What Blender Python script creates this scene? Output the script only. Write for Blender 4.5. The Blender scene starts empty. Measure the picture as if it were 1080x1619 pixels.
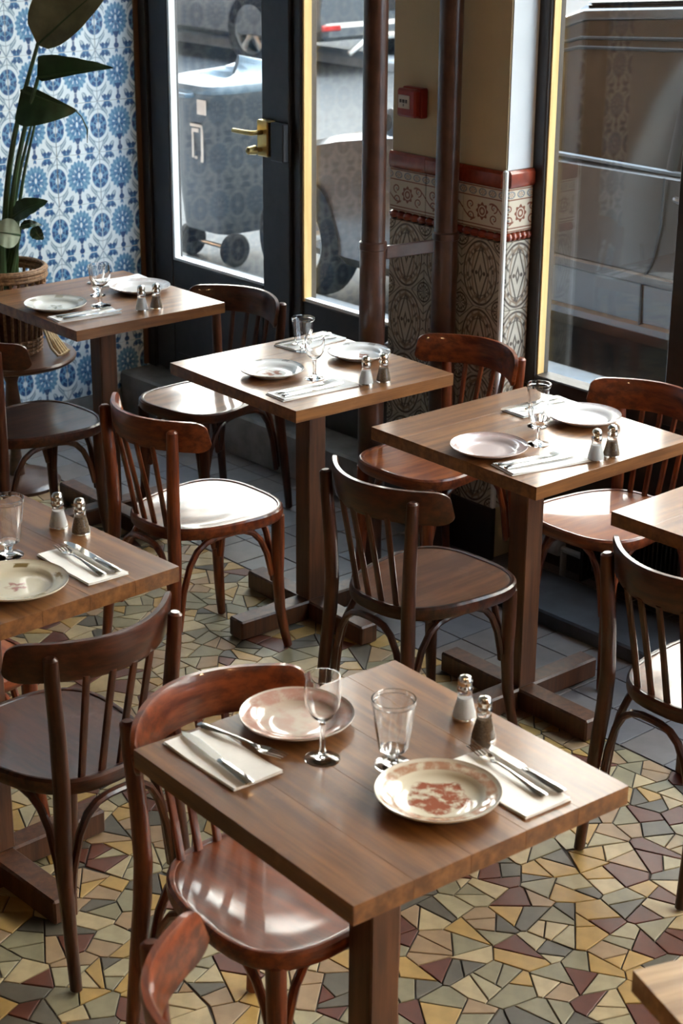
import bpy, math, random
import numpy as np
from mathutils import Matrix, Vector
random.seed(7)
SC = bpy.context.scene
COL = SC.collection
PI = math.pi

# ------------------------------------------------------------------ camera
cam_d = bpy.data.cameras.new('camera')
cam = bpy.data.objects.new('camera', cam_d)
COL.objects.link(cam)
FPX, PITCH, ROLL, YAW, CH = 2823.2, math.radians(20.837), math.radians(0.433), math.radians(138.729), 2.1472
fh = Vector((math.cos(YAW), math.sin(YAW), 0)); up = Vector((0, 0, 1))
rt = fh.cross(up); fw = fh * math.cos(PITCH) - up * math.sin(PITCH); uu = rt.cross(fw)
r2 = rt * math.cos(ROLL) + uu * math.sin(ROLL); u2 = uu * math.cos(ROLL) - rt * math.sin(ROLL)
M = Matrix((r2, u2, -fw)).transposed().to_4x4(); M.translation = Vector((0, 0, CH))
cam.matrix_world = M
cam_d.sensor_fit = 'VERTICAL'; cam_d.sensor_height = 36.0; cam_d.sensor_width = 24.0
cam_d.lens = FPX / 1619 * 36.0
cam_d.clip_end = 300
cam_d.dof.use_dof = True; cam_d.dof.focus_distance = 4.3; cam_d.dof.aperture_fstop = 8.0
SC.camera = cam

# ------------------------------------------------------------------ world, light, exposure
w = bpy.data.worlds.new('sky'); SC.world = w; w.use_nodes = True
bg = w.node_tree.nodes['Background']
bg.inputs[0].default_value = (0.70, 0.84, 1.0, 1)
bg.inputs[1].default_value = 5.5
# the sun stands high behind the cafe: the street lies in shade, the house fronts across it are lit
sd = bpy.data.lights.new('sun', 'SUN'); sun = bpy.data.objects.new('sun', sd); COL.objects.link(sun)
sd.energy = 56.0; sd.angle = math.radians(.6); sd.color = (1.0, .965, .91)
sun.rotation_euler = Vector((.25, .75, -.62)).to_track_quat('-Z', 'Y').to_euler()
SC.view_settings.view_transform = 'Standard'
SC.view_settings.look = 'None'
SC.view_settings.gamma = 1.0
SC.view_settings.use_curve_mapping = False
SC.view_settings.exposure = 0.78
SC.cycles.use_denoising = True
SC.cycles.max_bounces = 14
SC.cycles.transparent_max_bounces = 24
SC.cycles.transmission_bounces = 12
SC.cycles.sample_clamp_indirect = 8.0

# ------------------------------------------------------------------ node helpers
class N:
    """a node socket with arithmetic"""
    def __init__(s, nt, k): s.nt, s.k = nt, k
    def m(s, op, *a):
        n = s.nt.nodes.new('ShaderNodeMath'); n.operation = op
        for i, x in enumerate((s,) + a):
            if isinstance(x, N): s.nt.links.new(x.k, n.inputs[i])
            else: n.inputs[i].default_value = x
        return N(s.nt, n.outputs[0])
    def __add__(s, o): return s.m('ADD', o)
    __radd__ = __add__
    def __mul__(s, o): return s.m('MULTIPLY', o)
    __rmul__ = __mul__
    def __sub__(s, o): return s.m('SUBTRACT', o)
    def __rsub__(s, o): return (s * -1) + o
    def __truediv__(s, o): return s.m('DIVIDE', o)
    def abs(s): return s.m('ABSOLUTE')
    def sin(s): return s.m('SINE')
    def cos(s): return s.m('COSINE')
    def sqrt(s): return s.m('SQRT')
    def frac(s): return s.m('FRACT')
    def min(s, o): return s.m('MINIMUM', o)
    def max(s, o): return s.m('MAXIMUM', o)
    def ss(s, a, b):
        """smooth step: 0 at a, 1 at b"""
        n = s.nt.nodes.new('ShaderNodeMapRange'); n.interpolation_type = 'SMOOTHSTEP'
        lo, hi = (a, b) if a < b else (b, a)
        n.inputs['From Min'].default_value = lo; n.inputs['From Max'].default_value = hi
        n.inputs['To Min'].default_value = 0 if a < b else 1; n.inputs['To Max'].default_value = 1 if a < b else 0
        s.nt.links.new(s.k, n.inputs['Value']); return N(s.nt, n.outputs[0])
    def lt(s, v, e=0.02): return s.ss(v + e, v - e)
    def line(s, v, wd, e=0.015): return (s - v).abs().lt(wd, e)

def ell(u, v, cu, cv, ru, rv):
    a = (u - cu) / ru; b = (v - cv) / rv
    return (a * a + b * b).sqrt()
def ang(u, v, cu, cv): return (u - cu).m('ARCTAN2', v - cv)

def new_mat(name):
    m = bpy.data.materials.new(name); m.use_nodes = True
    return m, m.node_tree, m.node_tree.nodes['Principled BSDF']
def setp(b, **k):
    for a, v in k.items():
        b.inputs[a.replace('_', ' ')].default_value = (*v, 1) if isinstance(v, tuple) and len(v) == 3 else v
def mixc(nt, fac, a, b):
    n = nt.nodes.new('ShaderNodeMix'); n.data_type = 'RGBA'
    if isinstance(fac, N): nt.links.new(fac.k, n.inputs[0])
    else: n.inputs[0].default_value = fac
    for i, c in ((6, a), (7, b)):
        if isinstance(c, tuple): n.inputs[i].default_value = (*c[:3], 1)
        else: nt.links.new(c, n.inputs[i])
    return n.outputs[2]
def objco(nt, scale=(1, 1, 1), rnd=0.0):
    t = nt.nodes.new('ShaderNodeTexCoord'); mp = nt.nodes.new('ShaderNodeMapping')
    mp.inputs['Scale'].default_value = scale
    nt.links.new(t.outputs['Object'], mp.inputs['Vector'])
    if rnd:
        oi = nt.nodes.new('ShaderNodeObjectInfo'); ml = nt.nodes.new('ShaderNodeMath'); ml.operation = 'MULTIPLY'
        ml.inputs[1].default_value = rnd; nt.links.new(oi.outputs['Random'], ml.inputs[0])
        nt.links.new(ml.outputs[0], mp.inputs['Location'])
    return mp.outputs[0]
def noise(nt, vec, scale, detail=4, rough=.55):
    n = nt.nodes.new('ShaderNodeTexNoise'); n.inputs['Scale'].default_value = scale
    n.inputs['Detail'].default_value = detail; n.inputs['Roughness'].default_value = rough
    if vec is not None: nt.links.new(vec, n.inputs['Vector'])
    return n.outputs[0]
def bump(nt, b, h, strength, dist=.002):
    n = nt.nodes.new('ShaderNodeBump'); n.inputs['Strength'].default_value = strength; n.inputs['Distance'].default_value = dist
    nt.links.new(h.k if isinstance(h, N) else h, n.inputs['Height']); nt.links.new(n.outputs[0], b.inputs['Normal'])

def plain(name, col, rough=.5, metal=0.0, var=.25, scale=14, bmp=0.0, coat=0.0, spec=.5):
    m, nt, b = new_mat(name)
    f = noise(nt, objco(nt), scale)
    c = mixc(nt, N(nt, f).ss(.25, .75), tuple(x * (1 - var) for x in col), tuple(min(1, x * (1 + var)) for x in col))
    nt.links.new(c, b.inputs['Base Color'])
    setp(b, Roughness=rough, Metallic=metal, Coat_Weight=coat, Specular_IOR_Level=spec)
    b.inputs['Coat Roughness'].default_value = .12
    if bmp: bump(nt, b, f, bmp)
    return m

def wood(name, dark, light, grain=(60, 60, 4), rough=.3, coat=.0, wear=None, bmp=.15, spec=.5, crough=.15):
    """grain is the stretch of the noise: a small number runs along the grain"""
    m, nt, b = new_mat(name)
    f = noise(nt, objco(nt, grain, 13.0), 1.0, 5, .6)
    g = noise(nt, objco(nt, tuple(x * .12 for x in grain), 7.0), 1.0, 2)
    c = mixc(nt, N(nt, f).ss(.3, .72), dark, light)
    c = mixc(nt, N(nt, g).ss(.42, .75) * .25, c, dark)
    if wear:
        h = noise(nt, objco(nt, (1, 1, 1), 3.0), 9, 5, .7)
        c = mixc(nt, N(nt, h).ss(.55, .8) * .6, c, wear)
    nt.links.new(c, b.inputs['Base Color'])
    setp(b, Roughness=rough, Coat_Weight=coat, Specular_IOR_Level=spec); b.inputs['Coat Roughness'].default_value = crough
    rr = noise(nt, objco(nt, (1, 1, 1), 5.0), 11, 4)
    rn = (N(nt, rr) - .5) * .10 + rough
    nt.links.new(rn.k, b.inputs['Roughness'])
    if bmp: bump(nt, b, f, bmp, .0015)
    return m

def glass(name, col=(1, 1, 1), rough=0.0):
    m, nt, b = new_mat(name)
    setp(b, Base_Color=col, Roughness=rough, IOR=1.47); b.inputs['Transmission Weight'].default_value = 1.0
    return m
def pane_glass(name, tint=(.93, .95, .95), dust=0.0):
    """a thin pane: straight-through with a mirror share that grows at grazing angles (both faces of the pane count)"""
    m, nt, b = new_mat(name); nt.nodes.remove(b)
    out = nt.nodes['Material Output']
    lw = nt.nodes.new('ShaderNodeLayerWeight'); lw.inputs['Blend'].default_value = .5
    f = N(nt, lw.outputs['Facing'])
    f = f.m('POWER', 5.0) * .955 + .045
    tr = nt.nodes.new('ShaderNodeBsdfTransparent'); tr.inputs[0].default_value = (*tint, 1)
    gl = nt.nodes.new('ShaderNodeBsdfGlossy'); gl.inputs['Roughness'].default_value = 0.0
    mx = nt.nodes.new('ShaderNodeMixShader')
    nt.links.new(f.k, mx.inputs[0]); nt.links.new(tr.outputs[0], mx.inputs[1]); nt.links.new(gl.outputs[0], mx.inputs[2])
    last = mx.outputs[0]
    if dust:
        df = nt.nodes.new('ShaderNodeBsdfDiffuse'); df.inputs[0].default_value = (.6, .6, .58, 1)
        m2 = nt.nodes.new('ShaderNodeMixShader')
        d = N(nt, noise(nt, objco(nt, (1, 1, .35)), 9, 6, .7)).ss(.45, .8) * dust
        nt.links.new(d.k, m2.inputs[0]); nt.links.new(last, m2.inputs[1]); nt.links.new(df.outputs[0], m2.inputs[2]); last = m2.outputs[0]
    nt.links.new(last, out.inputs['Surface'])
    return m

# ------------------------------------------------------------------ mesh helpers
class MB:
    def __init__(s): s.v, s.f, s.mi = [], [], []
    def add(s, vs, fs, mi=0):
        o = len(s.v); s.v += [tuple(map(float, p)) for p in vs]
        s.f += [tuple(i + o for i in f) for f in fs]; s.mi += [mi] * len(fs)
        return s
    def box(s, c, d, bev=.0, mi=0, rz=0.0):
        x, y, z = (q / 2 for q in d); b = min(bev, x * .9, y * .9, z * .9)
        V = []; F = []
        if b <= 0:
            V = [(i * x, j * y, k * z) for i in (-1, 1) for j in (-1, 1) for k in (-1, 1)]
            F = [(0, 1, 3, 2), (4, 6, 7, 5), (0, 4, 5, 1), (2, 3, 7, 6), (0, 2, 6, 4), (1, 5, 7, 3)]
        else:
            idx = {}
            for i in (-1, 1):
                for j in (-1, 1):
                    for k in (-1, 1):
                        for a, p in enumerate(((i * x, j * (y - b), k * (z - b)), (i * (x - b), j * y, k * (z - b)), (i * (x - b), j * (y - b), k * z))):
                            idx[i, j, k, a] = len(V); V.append(p)
            P = (-1, 1)
            for i in P:
                q = [idx[i, -1, -1, 0], idx[i, 1, -1, 0], idx[i, 1, 1, 0], idx[i, -1, 1, 0]]; F.append(q if i > 0 else q[::-1])
                q = [idx[-1, i, -1, 1], idx[1, i, -1, 1], idx[1, i, 1, 1], idx[-1, i, 1, 1]]; F.append(q[::-1] if i > 0 else q)
                q = [idx[-1, -1, i, 2], idx[1, -1, i, 2], idx[1, 1, i, 2], idx[-1, 1, i, 2]]; F.append(q if i > 0 else q[::-1])
            for i in P:
                for j in P:
                    q = [idx[i, j, -1, 0], idx[i, j, -1, 1], idx[i, j, 1, 1], idx[i, j, 1, 0]]; F.append(q if i * j > 0 else q[::-1])
                    q = [idx[i, -1, j, 0], idx[i, -1, j, 2], idx[i, 1, j, 2], idx[i, 1, j, 0]]; F.append(q[::-1] if i * j > 0 else q)
                    q = [idx[-1, i, j, 1], idx[-1, i, j, 2], idx[1, i, j, 2], idx[1, i, j, 1]]; F.append(q if i * j > 0 else q[::-1])
                    for k in P:
                        q = [idx[i, j, k, 0], idx[i, j, k, 1], idx[i, j, k, 2]]; F.append(q if i * j * k > 0 else q[::-1])
        cr, sr = math.cos(rz), math.sin(rz)
        V = [(c[0] + p[0] * cr - p[1] * sr, c[1] + p[0] * sr + p[1] * cr, c[2] + p[2]) for p in V]
        return s.add(V, F, mi)
    def tube(s, pts, rad, n=10, flat=None, round_end=True, mi=0, side=None):
        """sweep along pts; rad number or list; flat=(a,b) scales the section across and along `side`"""
        P = [Vector(p) for p in pts]; R = [rad] * len(P) if not hasattr(rad, '__len__') else list(rad)
        if round_end:
            d0 = (P[0] - P[1]).normalized(); d1 = (P[-1] - P[-2]).normalized()
            P = [P[0] + d0 * R[0] * .35] + P + [P[-1] + d1 * R[-1] * .35]; R = [R[0] * .6] + R + [R[-1] * .6]
        V = []; F = []
        T = []
        for i in range(len(P)):
            a = P[max(0, i - 1)]; b = P[min(len(P) - 1, i + 1)]; T.append((b - a).normalized())
        ref = Vector(side) if side else (Vector((0, 0, 1)) if abs(T[0].z) < .9 else Vector((1, 0, 0)))
        for i, (p, t) in enumerate(zip(P, T)):
            x = (ref - t * ref.dot(t)).normalized(); y = t.cross(x)
            if not side: ref = x
            fa, fb = flat if flat else (1, 1)
            for k in range(n):
                a = 2 * PI * k / n
                V.append(p + x * (math.cos(a) * R[i] * fa) + y * (math.sin(a) * R[i] * fb))
        for i in range(len(P) - 1):
            for k in range(n):
                k2 = (k + 1) % n
                F.append((i * n + k, i * n + k2, (i + 1) * n + k2, (i + 1) * n + k))
        F.append(tuple(range(n))[::-1]); F.append(tuple((len(P) - 1) * n + k for k in range(n)))
        return s.add(V, F, mi)
    def lathe(s, prof, n=28, c=(0, 0, 0), mi=0, facet=None):
        """prof [(r,z)...]; a profile that ends on r=0 is closed there"""
        V = []; F = []; rings = []
        for r, z in prof:
            if r <= 1e-6:
                rings.append([len(V)]); V.append((c[0], c[1], c[2] + z))
            else:
                rings.append(list(range(len(V), len(V) + n)))
                for k in range(n):
                    a = 2 * PI * k / n; rr = r
                    if facet: rr = r * facet(a, z)
                    V.append((c[0] + rr * math.cos(a), c[1] + rr * math.sin(a), c[2] + z))
        for A, B in zip(rings, rings[1:]):
            for k in range(n):
                k2 = (k + 1) % n
                if len(A) == 1 and len(B) == 1: continue
                if len(A) == 1: F.append((A[0], B[k2], B[k]))
                elif len(B) == 1: F.append((A[k], A[k2], B[0]))
                else: F.append((A[k], A[k2], B[k2], B[k]))
        return s.add(V, F, mi)
    def prism(s, poly, h0, h1, ax='z', mi=0):
        """extrude a 2-D polygon along ax between h0 and h1"""
        def pt(a, b, h): return {'z': (a, b, h), 'y': (a, h, b), 'x': (h, a, b)}[ax]
        n = len(poly)
        V = [pt(a, b, h0) for a, b in poly] + [pt(a, b, h1) for a, b in poly]
        F = [tuple(range(n))[::-1], tuple(range(n, 2 * n))] + [(i, (i + 1) % n, n + (i + 1) % n, n + i) for i in range(n)]
        return s.add(V, F, mi)
    def grid(s, rows, mi=0, close=False):
        nr, nc = len(rows), len(rows[0]); V = [p for r in rows for p in r]; F = []
        for i in range(nr - 1):
            for j in range(nc if close else nc - 1):
                j2 = (j + 1) % nc
                F.append((i * nc + j, i * nc + j2, (i + 1) * nc + j2, (i + 1) * nc + j))
        return s.add(V, F, mi)
    def mesh(s, name, mats, smooth=True, angle=35):
        me = bpy.data.meshes.new(name); me.from_pydata(s.v, [], s.f)
        for m in (mats if isinstance(mats, (list, tuple)) else [mats]): me.materials.append(m)
        if any(s.mi): me.polygons.foreach_set('material_index', s.mi)
        import bmesh
        b = bmesh.new(); b.from_mesh(me); bmesh.ops.recalc_face_normals(b, faces=b.faces); b.to_mesh(me); b.free()
        if smooth:
            me.polygons.foreach_set('use_smooth', [True] * len(me.polygons)); me.set_sharp_from_angle(angle=math.radians(angle))
        me.update(); return me
    def obj(s, name, mats, parent=None, smooth=True, loc=None, rot=None, angle=35):
        return place(name, s.mesh(name, mats, smooth, angle), parent, loc, rot)

def place(name, me, parent=None, loc=None, rot=None):
    o = bpy.data.objects.new(name, me); COL.objects.link(o)
    if parent: o.parent = parent
    if loc: o.location = loc
    if rot: o.rotation_euler = rot
    return o
def tag(o, label, cat, group=None):
    o['label'] = label; o['category'] = cat
    if group: o['group'] = group
    return o
def thing(name, label, cat, loc=(0, 0, 0), rz=0.0, group=None):
    o = bpy.data.objects.new(name, None); COL.objects.link(o); o.empty_display_size = .05
    o.location = loc; o.rotation_euler = (0, 0, rz)
    return tag(o, label, cat, group)
def struct(o): o['kind'] = 'structure'; return o
def copy_tree(o, parent=None):
    c = o.copy(); COL.objects.link(c); c.parent = parent
    for ch in o.children: copy_tree(ch, c)
    return c
def dup(src, loc, rz, label):
    c = copy_tree(src); c.location = loc; c.rotation_euler = (0, 0, rz); c['label'] = label
    return c
def box_obj(name, lo, hi, m, parent=None, bev=.0):
    c = [(a + b) / 2 for a, b in zip(lo, hi)]; d = [b - a for a, b in zip(lo, hi)]
    if not parent: return MB().box(c, d, bev).obj(name, m, smooth=False)   # world coordinates, so that its pieces can be placed in them too
    return MB().box((0, 0, 0), d, bev).obj(name, m, parent, loc=c, smooth=False)

# ------------------------------------------------------------------ materials
M_plaster_shade = plain('shaded_plaster', (.56, .47, .30), .8, var=.06, scale=5)  # pillar front: its warm shade is put into the plaster colour
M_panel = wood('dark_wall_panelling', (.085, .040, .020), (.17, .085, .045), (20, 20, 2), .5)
M_plaster_lit = plain('lit_plaster', (.58, .62, .65), .75, var=.04, scale=5)  # same plaster on the window side, cool daylight put into the colour
M_ceiling = plain('ceiling_paint', (.36, .31, .24), .85, var=.05)
M_frame = plain('black_brown_paint', (.022, .017, .016), .38, var=.25, scale=25)
M_bead = wood('yellow_wood_bead', (.62, .40, .14), (.78, .55, .24), (40, 40, 3), .45)
M_whitebead = plain('white_painted_bead', (.72, .74, .74), .5, var=.05)
M_brownstrip = wood('brown_wood_strip', (.10, .045, .022), (.18, .09, .045), (40, 40, 3), .4)
M_pane = pane_glass('window_glass', dust=.010)
M_stone = plain('grey_kerb_stone', (.20, .19, .18), .6, var=.35, scale=9, bmp=.3)
M_black = plain('matte_black_metal', (.012, .011, .012), .45, var=.3)
M_heater = plain('dark_heater_steel', (.016, .015, .016), .35, metal=.3, var=.2)
M_greyplastic = plain('grey_plastic', (.30, .31, .33), .4, var=.1)
M_pipe = plain('brown_pipe_paint', (.060, .026, .017), .28, var=.35, scale=18, coat=.4)
M_brass = plain('aged_brass', (.50, .36, .14), .35, metal=1.0, var=.2)
M_chrome = plain('polished_steel', (.78, .76, .72), .16, metal=1.0, var=.05)
M_red = plain('red_alarm_plastic', (.30, .022, .015), .35, var=.1)
M_label = plain('white_label', (.68, .62, .55), .6, var=.04)
M_ink = plain('dark_ink', (.05, .04, .04), .7)
CH_D = ((.021, .0056, .0026), (.082, .021, .007))
CH_R = ((.065, .012, .004), (.235, .052, .013))
M_chair = {k: wood('chair_wood_' + k, a, b, (55, 55, 5), .42, coat=.55, bmp=.05, spec=.3, crough=.09) for k, (a, b) in dict(dark=CH_D, red=CH_R).items()}
M_rail = {k: wood('chair_rail_' + k, a, b, (5, 55, 55), .42, coat=.55, bmp=.05, spec=.3, crough=.09) for k, (a, b) in dict(dark=CH_D, red=CH_R).items()}
M_seat = {'dark': wood('seat_ply_dark', (.030, .010, .006), (.085, .028, .014), (30, 4, 30), .42, coat=.8, spec=.3, crough=.10, wear=(.16, .10, .075), bmp=.04),
                'mahogany': wood('seat_ply_mahogany', (.08, .018, .006), (.215, .054, .016), (30, 4, 30), .42, coat=.9, spec=.3, crough=.07, bmp=.04),
          'red': wood('seat_ply_red', (.16, .032, .009), (.40, .115, .028), (30, 4, 30), .42, coat=.85, spec=.3, crough=.07, bmp=.04),
          'brown': wood('seat_ply_brown', (.14, .048, .018), (.27, .105, .040), (30, 4, 30), .42, coat=1.0, spec=.3, crough=.10, wear=(.30, .17, .10), bmp=.04)}
M_oak = wood('oak_tabletop', (.105, .038, .010), (.245, .103, .030), (46, 3, 46), .45, coat=.5, spec=.35, crough=.16, wear=(.30, .150, .058), bmp=.12)
M_oakedge = wood('oak_core', (.08, .03, .01), (.18, .08, .03), (46, 3, 46), .45)
M_post = wood('oak_post', (.046, .016, .006), (.125, .046, .017), (50, 50, 4), .45, bmp=.2)
M_napkin = plain('white_paper_napkin', (.88, .88, .87), .85, var=.03, scale=40)
M_glass = glass('clear_glass')
M_salt = plain('white_salt', (.82, .82, .80), .9, var=.03)
M_pepper = plain('ground_pepper', (.17, .115, .07), .9, var=.35, scale=300)
M_leaf = plain('dark_green_leaf', (.022, .055, .022), .32, var=.35, scale=20, coat=.2)
M_leafback = plain('pale_green_leaf', (.33, .40, .28), .5, var=.2, scale=20)
M_leafdull = plain('dull_green_leaf', (.15, .155, .09), .38, var=.35, scale=14, coat=.15)
M_stem = plain('green_stem', (.035, .075, .028), .4, var=.3)
M_wicker = wood('wicker_cane', (.14, .07, .03), (.36, .20, .10), (90, 90, 90), .5)
M_rope = plain('tan_rope', (.48, .36, .20), .8, var=.2, scale=120)
M_soil = plain('brown_soil', (.10, .045, .03), .95, var=.4, scale=60, bmp=.6)
M_darkround = wood('dark_round_table', (.050, .022, .013), (.11, .052, .030), (30, 4, 30), .33, coat=.3)
M_asphalt = plain('street_asphalt', (.048, .054, .058), .75, var=.18, scale=8, bmp=.2)
M_pavement = plain('pavement_stone', (.50, .57, .63), .7, var=.12, scale=6, bmp=.15)
M_carpaint = plain('taupe_car_paint', (.030, .021, .015), .3, var=.08, coat=.6)
M_suvpaint = plain('silver_grey_car_paint', (.085, .097, .108), .3, metal=.2, var=.05, coat=.8)
M_carglass = plain('tinted_car_glass', (.030, .019, .011), .08, var=.3, scale=3, spec=.35)
M_tyre = plain('tyre_rubber', (.008, .008, .009), .9, var=.2)
M_alloy = plain('alloy_wheel', (.42, .40, .36), .3, metal=.8, var=.1)
M_bin = plain('blue_grey_bin_plastic', (.045, .053, .060), .5, var=.12, scale=8)
M_binlid = plain('pale_blue_bin_lid', (.10, .15, .19), .45, var=.1)
M_taillight = plain('red_reflector', (.38, .02, .015), .3)
M_redtile = plain('red_glazed_tile', (.23, .042, .020), .22, var=.25, scale=30, coat=.3)
M_cable = plain('black_cable', (.015, .016, .02), .4)

def pattern_uv(nt, su, sv, ax='y'):
    t = nt.nodes.new('ShaderNodeTexCoord'); sp = nt.nodes.new('ShaderNodeSeparateXYZ')
    nt.links.new(t.outputs['Object'], sp.inputs[0])
    return N(nt, sp.outputs['XYZ'.index(ax.upper())]) / su, N(nt, sp.outputs[2]) / sv

def blue_tile_material():
    m, nt, b = new_mat('blue_white_flower_tile')
    u, v = pattern_uv(nt, .188, .187, 'y')
    au = u.abs(); av = v.abs()
    white = (.74, .83, .89); pale = (.17, .36, .54); mid = (.050, .17, .37); dark = (.014, .060, .19); grey = (.20, .32, .43)
    c = white
    wob = N(nt, noise(nt, objco(nt, (1, 1, 1)), 90, 2)) - .5
    # crossing stems on the side edge, above and below the medallion
    du = (au - .5).abs(); dv = (av - .5).abs()
    c = mixc(nt, (du - dv * .62).abs().lt(.016, .012) * dv.lt(.34, .04) * .85, c, grey)
    c = mixc(nt, (du - .13 - (dv * 9).cos() * .03).abs().lt(.012, .01) * dv.lt(.28, .03) * .6, c, grey)
    # leaves between the flowers
    for cu, cv, k, ln in ((.34, .33, 1, .11), (.34, -.26, -1, .11), (.40, .26, -1, .08), (.40, -.19, 1, .08), (.20, .42, 1, .07), (.20, -.36, -1, .08)):
        p = (au - cu) * .62 + (v - cv) * (.78 * k); q = (v - cv) * .62 - (au - cu) * (.78 * k)
        e = (p / ln) * (p / ln) + (q / .046) * (q / .046) + wob * .8
        c = mixc(nt, e.lt(1.0, .3) * .85, c, grey); c = mixc(nt, q.abs().lt(.008, .006) * e.lt(.8, .2) * .6, c, white)
    # tulips that straddle the horizontal joint
    tw_ = (au - .275).abs(); h = (av - .5).abs()
    cup = (tw_ - .068 - h * .38 + (tw_ * 85).cos() * .010).lt(0, .014) * (h + (tw_ * 75).cos() * .016).lt(.118, .016)
    c = mixc(nt, cup, c, mid); c = mixc(nt, cup * h.ss(.02, .07) * .8, c, dark)
    c = mixc(nt, ell(tw_, h, 0, .06, .012, .03).lt(1, .3), c, pale)
    c = mixc(nt, av.line(.5, .010, .007), c, white)
    # small heart on the vertical axis at the joint
    c = mixc(nt, ell(au, v, 0, -.44, .058, .055).lt(1, .2), c, dark); c = mixc(nt, ell(au, v, 0, .45, .035, .05).lt(1, .3), c, mid)
    # dark medallion on the side edge
    r = ell(au, v, .5, .03, .20, .25); a = ang((au - .5) / .20, (v - .03) / .25, 0, 0)
    c = mixc(nt, r.lt(1.28, .05), c, white); c = mixc(nt, r.line(1.30, .05, .04) * .6, c, grey)
    c = mixc(nt, r.lt(.98, .06), c, mid)
    seg = (a * 7).cos().ss(-.35, .1)
    c = mixc(nt, seg * r.lt(.92, .06) * r.ss(.58, .68), c, dark)
    c = mixc(nt, (a * 7).cos().ss(-.5, -.9) * r.lt(.95, .05) * .7, c, pale)
    c = mixc(nt, (a * 7 + 1.5).cos().ss(.2, .6) * r.lt(.56, .05), c, dark)
    c = mixc(nt, r.line(.60, .035, .03) * .8, c, pale)
    c = mixc(nt, r.lt(.26, .1), c, white)
    c = mixc(nt, (du.lt(.010, .008)) * r.lt(1.3, .1) * .8, c, white)
    # large pale flower in the middle
    r = ell(u, v, 0, .06, .275, .325); a = ang(u / .275, (v - .06) / .325, 0, 0)
    edge = (a * 18).cos() * .06 + .96
    rw = r - edge + wob * .12
    c = mixc(nt, rw.lt(.12, .05), c, white)
    c = mixc(nt, rw.lt(0, .07), c, pale)
    c = mixc(nt, (a * 18).cos().ss(.0, .9) * r.ss(.55, .72) * rw.lt(-.02, .05) * .65, c, mid)
    c = mixc(nt, r.lt(.66, .08) * (wob + .25).ss(.0, .3) * .9, c, mid)
    c = mixc(nt, (a * 9).cos().ss(.2, .8) * r.line(.48, .10, .06) * .8, c, white)
    c = mixc(nt, (a * 6).cos().ss(.2, .8) * r.line(.27, .07, .05) * .9, c, dark)
    c = mixc(nt, ell(u, v, 0, .09, .026, .055).lt(1, .25), c, white)
    c = mixc(nt, (au - .02 - (v + .30) * .5).lt(0, .02) * v.ss(-.31, -.28) * v.ss(-.15, -.19), c, dark)
    c = mixc(nt, (au - .012).abs().lt(.012, .01) * (v + .36).abs().lt(.06, .02), c, dark)
    n2 = noise(nt, objco(nt, (1, 1, 1), 9.0), 60, 3)
    c = mixc(nt, N(nt, n2).ss(.5, .8) * .16, c, white)
    nt.links.new(c, b.inputs['Base Color']); setp(b, Roughness=.32); b.inputs['Coat Weight'].default_value = .25
    return m

def pillar_tile_material(ax, flip=1):
    """cream tile with dark brown line drawing: interlaced ovals and palmettes"""
    m, nt, b = new_mat('brown_line_tile_' + ax)
    u, v = pattern_uv(nt, .163, .21, ax)
    au = u.abs(); av = v.abs()
    base = (.46, .43, .37); ink = (.060, .048, .040); tan = (.22, .16, .11)
    c = base
    r = ell(u, v, 0, 0, .43, .47); a = ang(u / .43, v / .47, 0, 0)
    c = mixc(nt, r.line(.98, .035, .02), c, ink); c = mixc(nt, r.line(.84, .02, .02), c, tan)
    c = mixc(nt, (a * 14).cos().ss(.3, .8) * r.line(.91, .05, .02) * .8, c, tan)
    r2 = ell(u, v, 0, 0, .21, .40)
    c = mixc(nt, r2.line(1.0, .06, .03), c, tan)
    pal = ((au * 5.2 + av * 2.3 - .75) * 9).sin().ss(.45, .85) * r2.lt(1.0, .05)
    c = mixc(nt, pal * .9, c, ink)
    lea = ((au * 3.2 - av * 4.3 + .6) * 8).sin().ss(.5, .9) * r.lt(.82, .03) * r2.ss(1.05, 1.15)
    c = mixc(nt, lea * .8, c, ink)
    ring2 = r.line(.70, .018, .015); c = mixc(nt, ring2 * .8, c, ink)
    c = mixc(nt, (a * 10).sin().ss(.4, .8) * r.line(.76, .05, .02) * .9, c, ink)
    vein = ((au * 7 + av * 11) * 5).sin().ss(.55, .9) * r.ss(1.02, 1.06)
    c = mixc(nt, vein * .75, c, ink)
    cor = ell(au, av, .5, .5, .2, .17); ca = ang(au - .5, av - .5, 0, 0)
    c = mixc(nt, cor.line(.85, .08, .05), c, ink); c = mixc(nt, (ca * 12).cos().ss(.2, .8) * cor.lt(.7, .05), c, ink)
    c = mixc(nt, ell(au, av, .10, 0, .035, .03).lt(1, .3), c, ink); c = mixc(nt, ell(au, av, .2, .0, .03, .026).lt(1, .3), c, ink)
    n2 = noise(nt, objco(nt, (1, 1, 1), 9.0), 45, 4)
    c = mixc(nt, N(nt, n2).ss(.45, .75) * .3, c, tan)
    nt.links.new(c, b.inputs['Base Color']); setp(b, Roughness=.35)
    bump(nt, b, N(nt, n2), .1)
    return m

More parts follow.
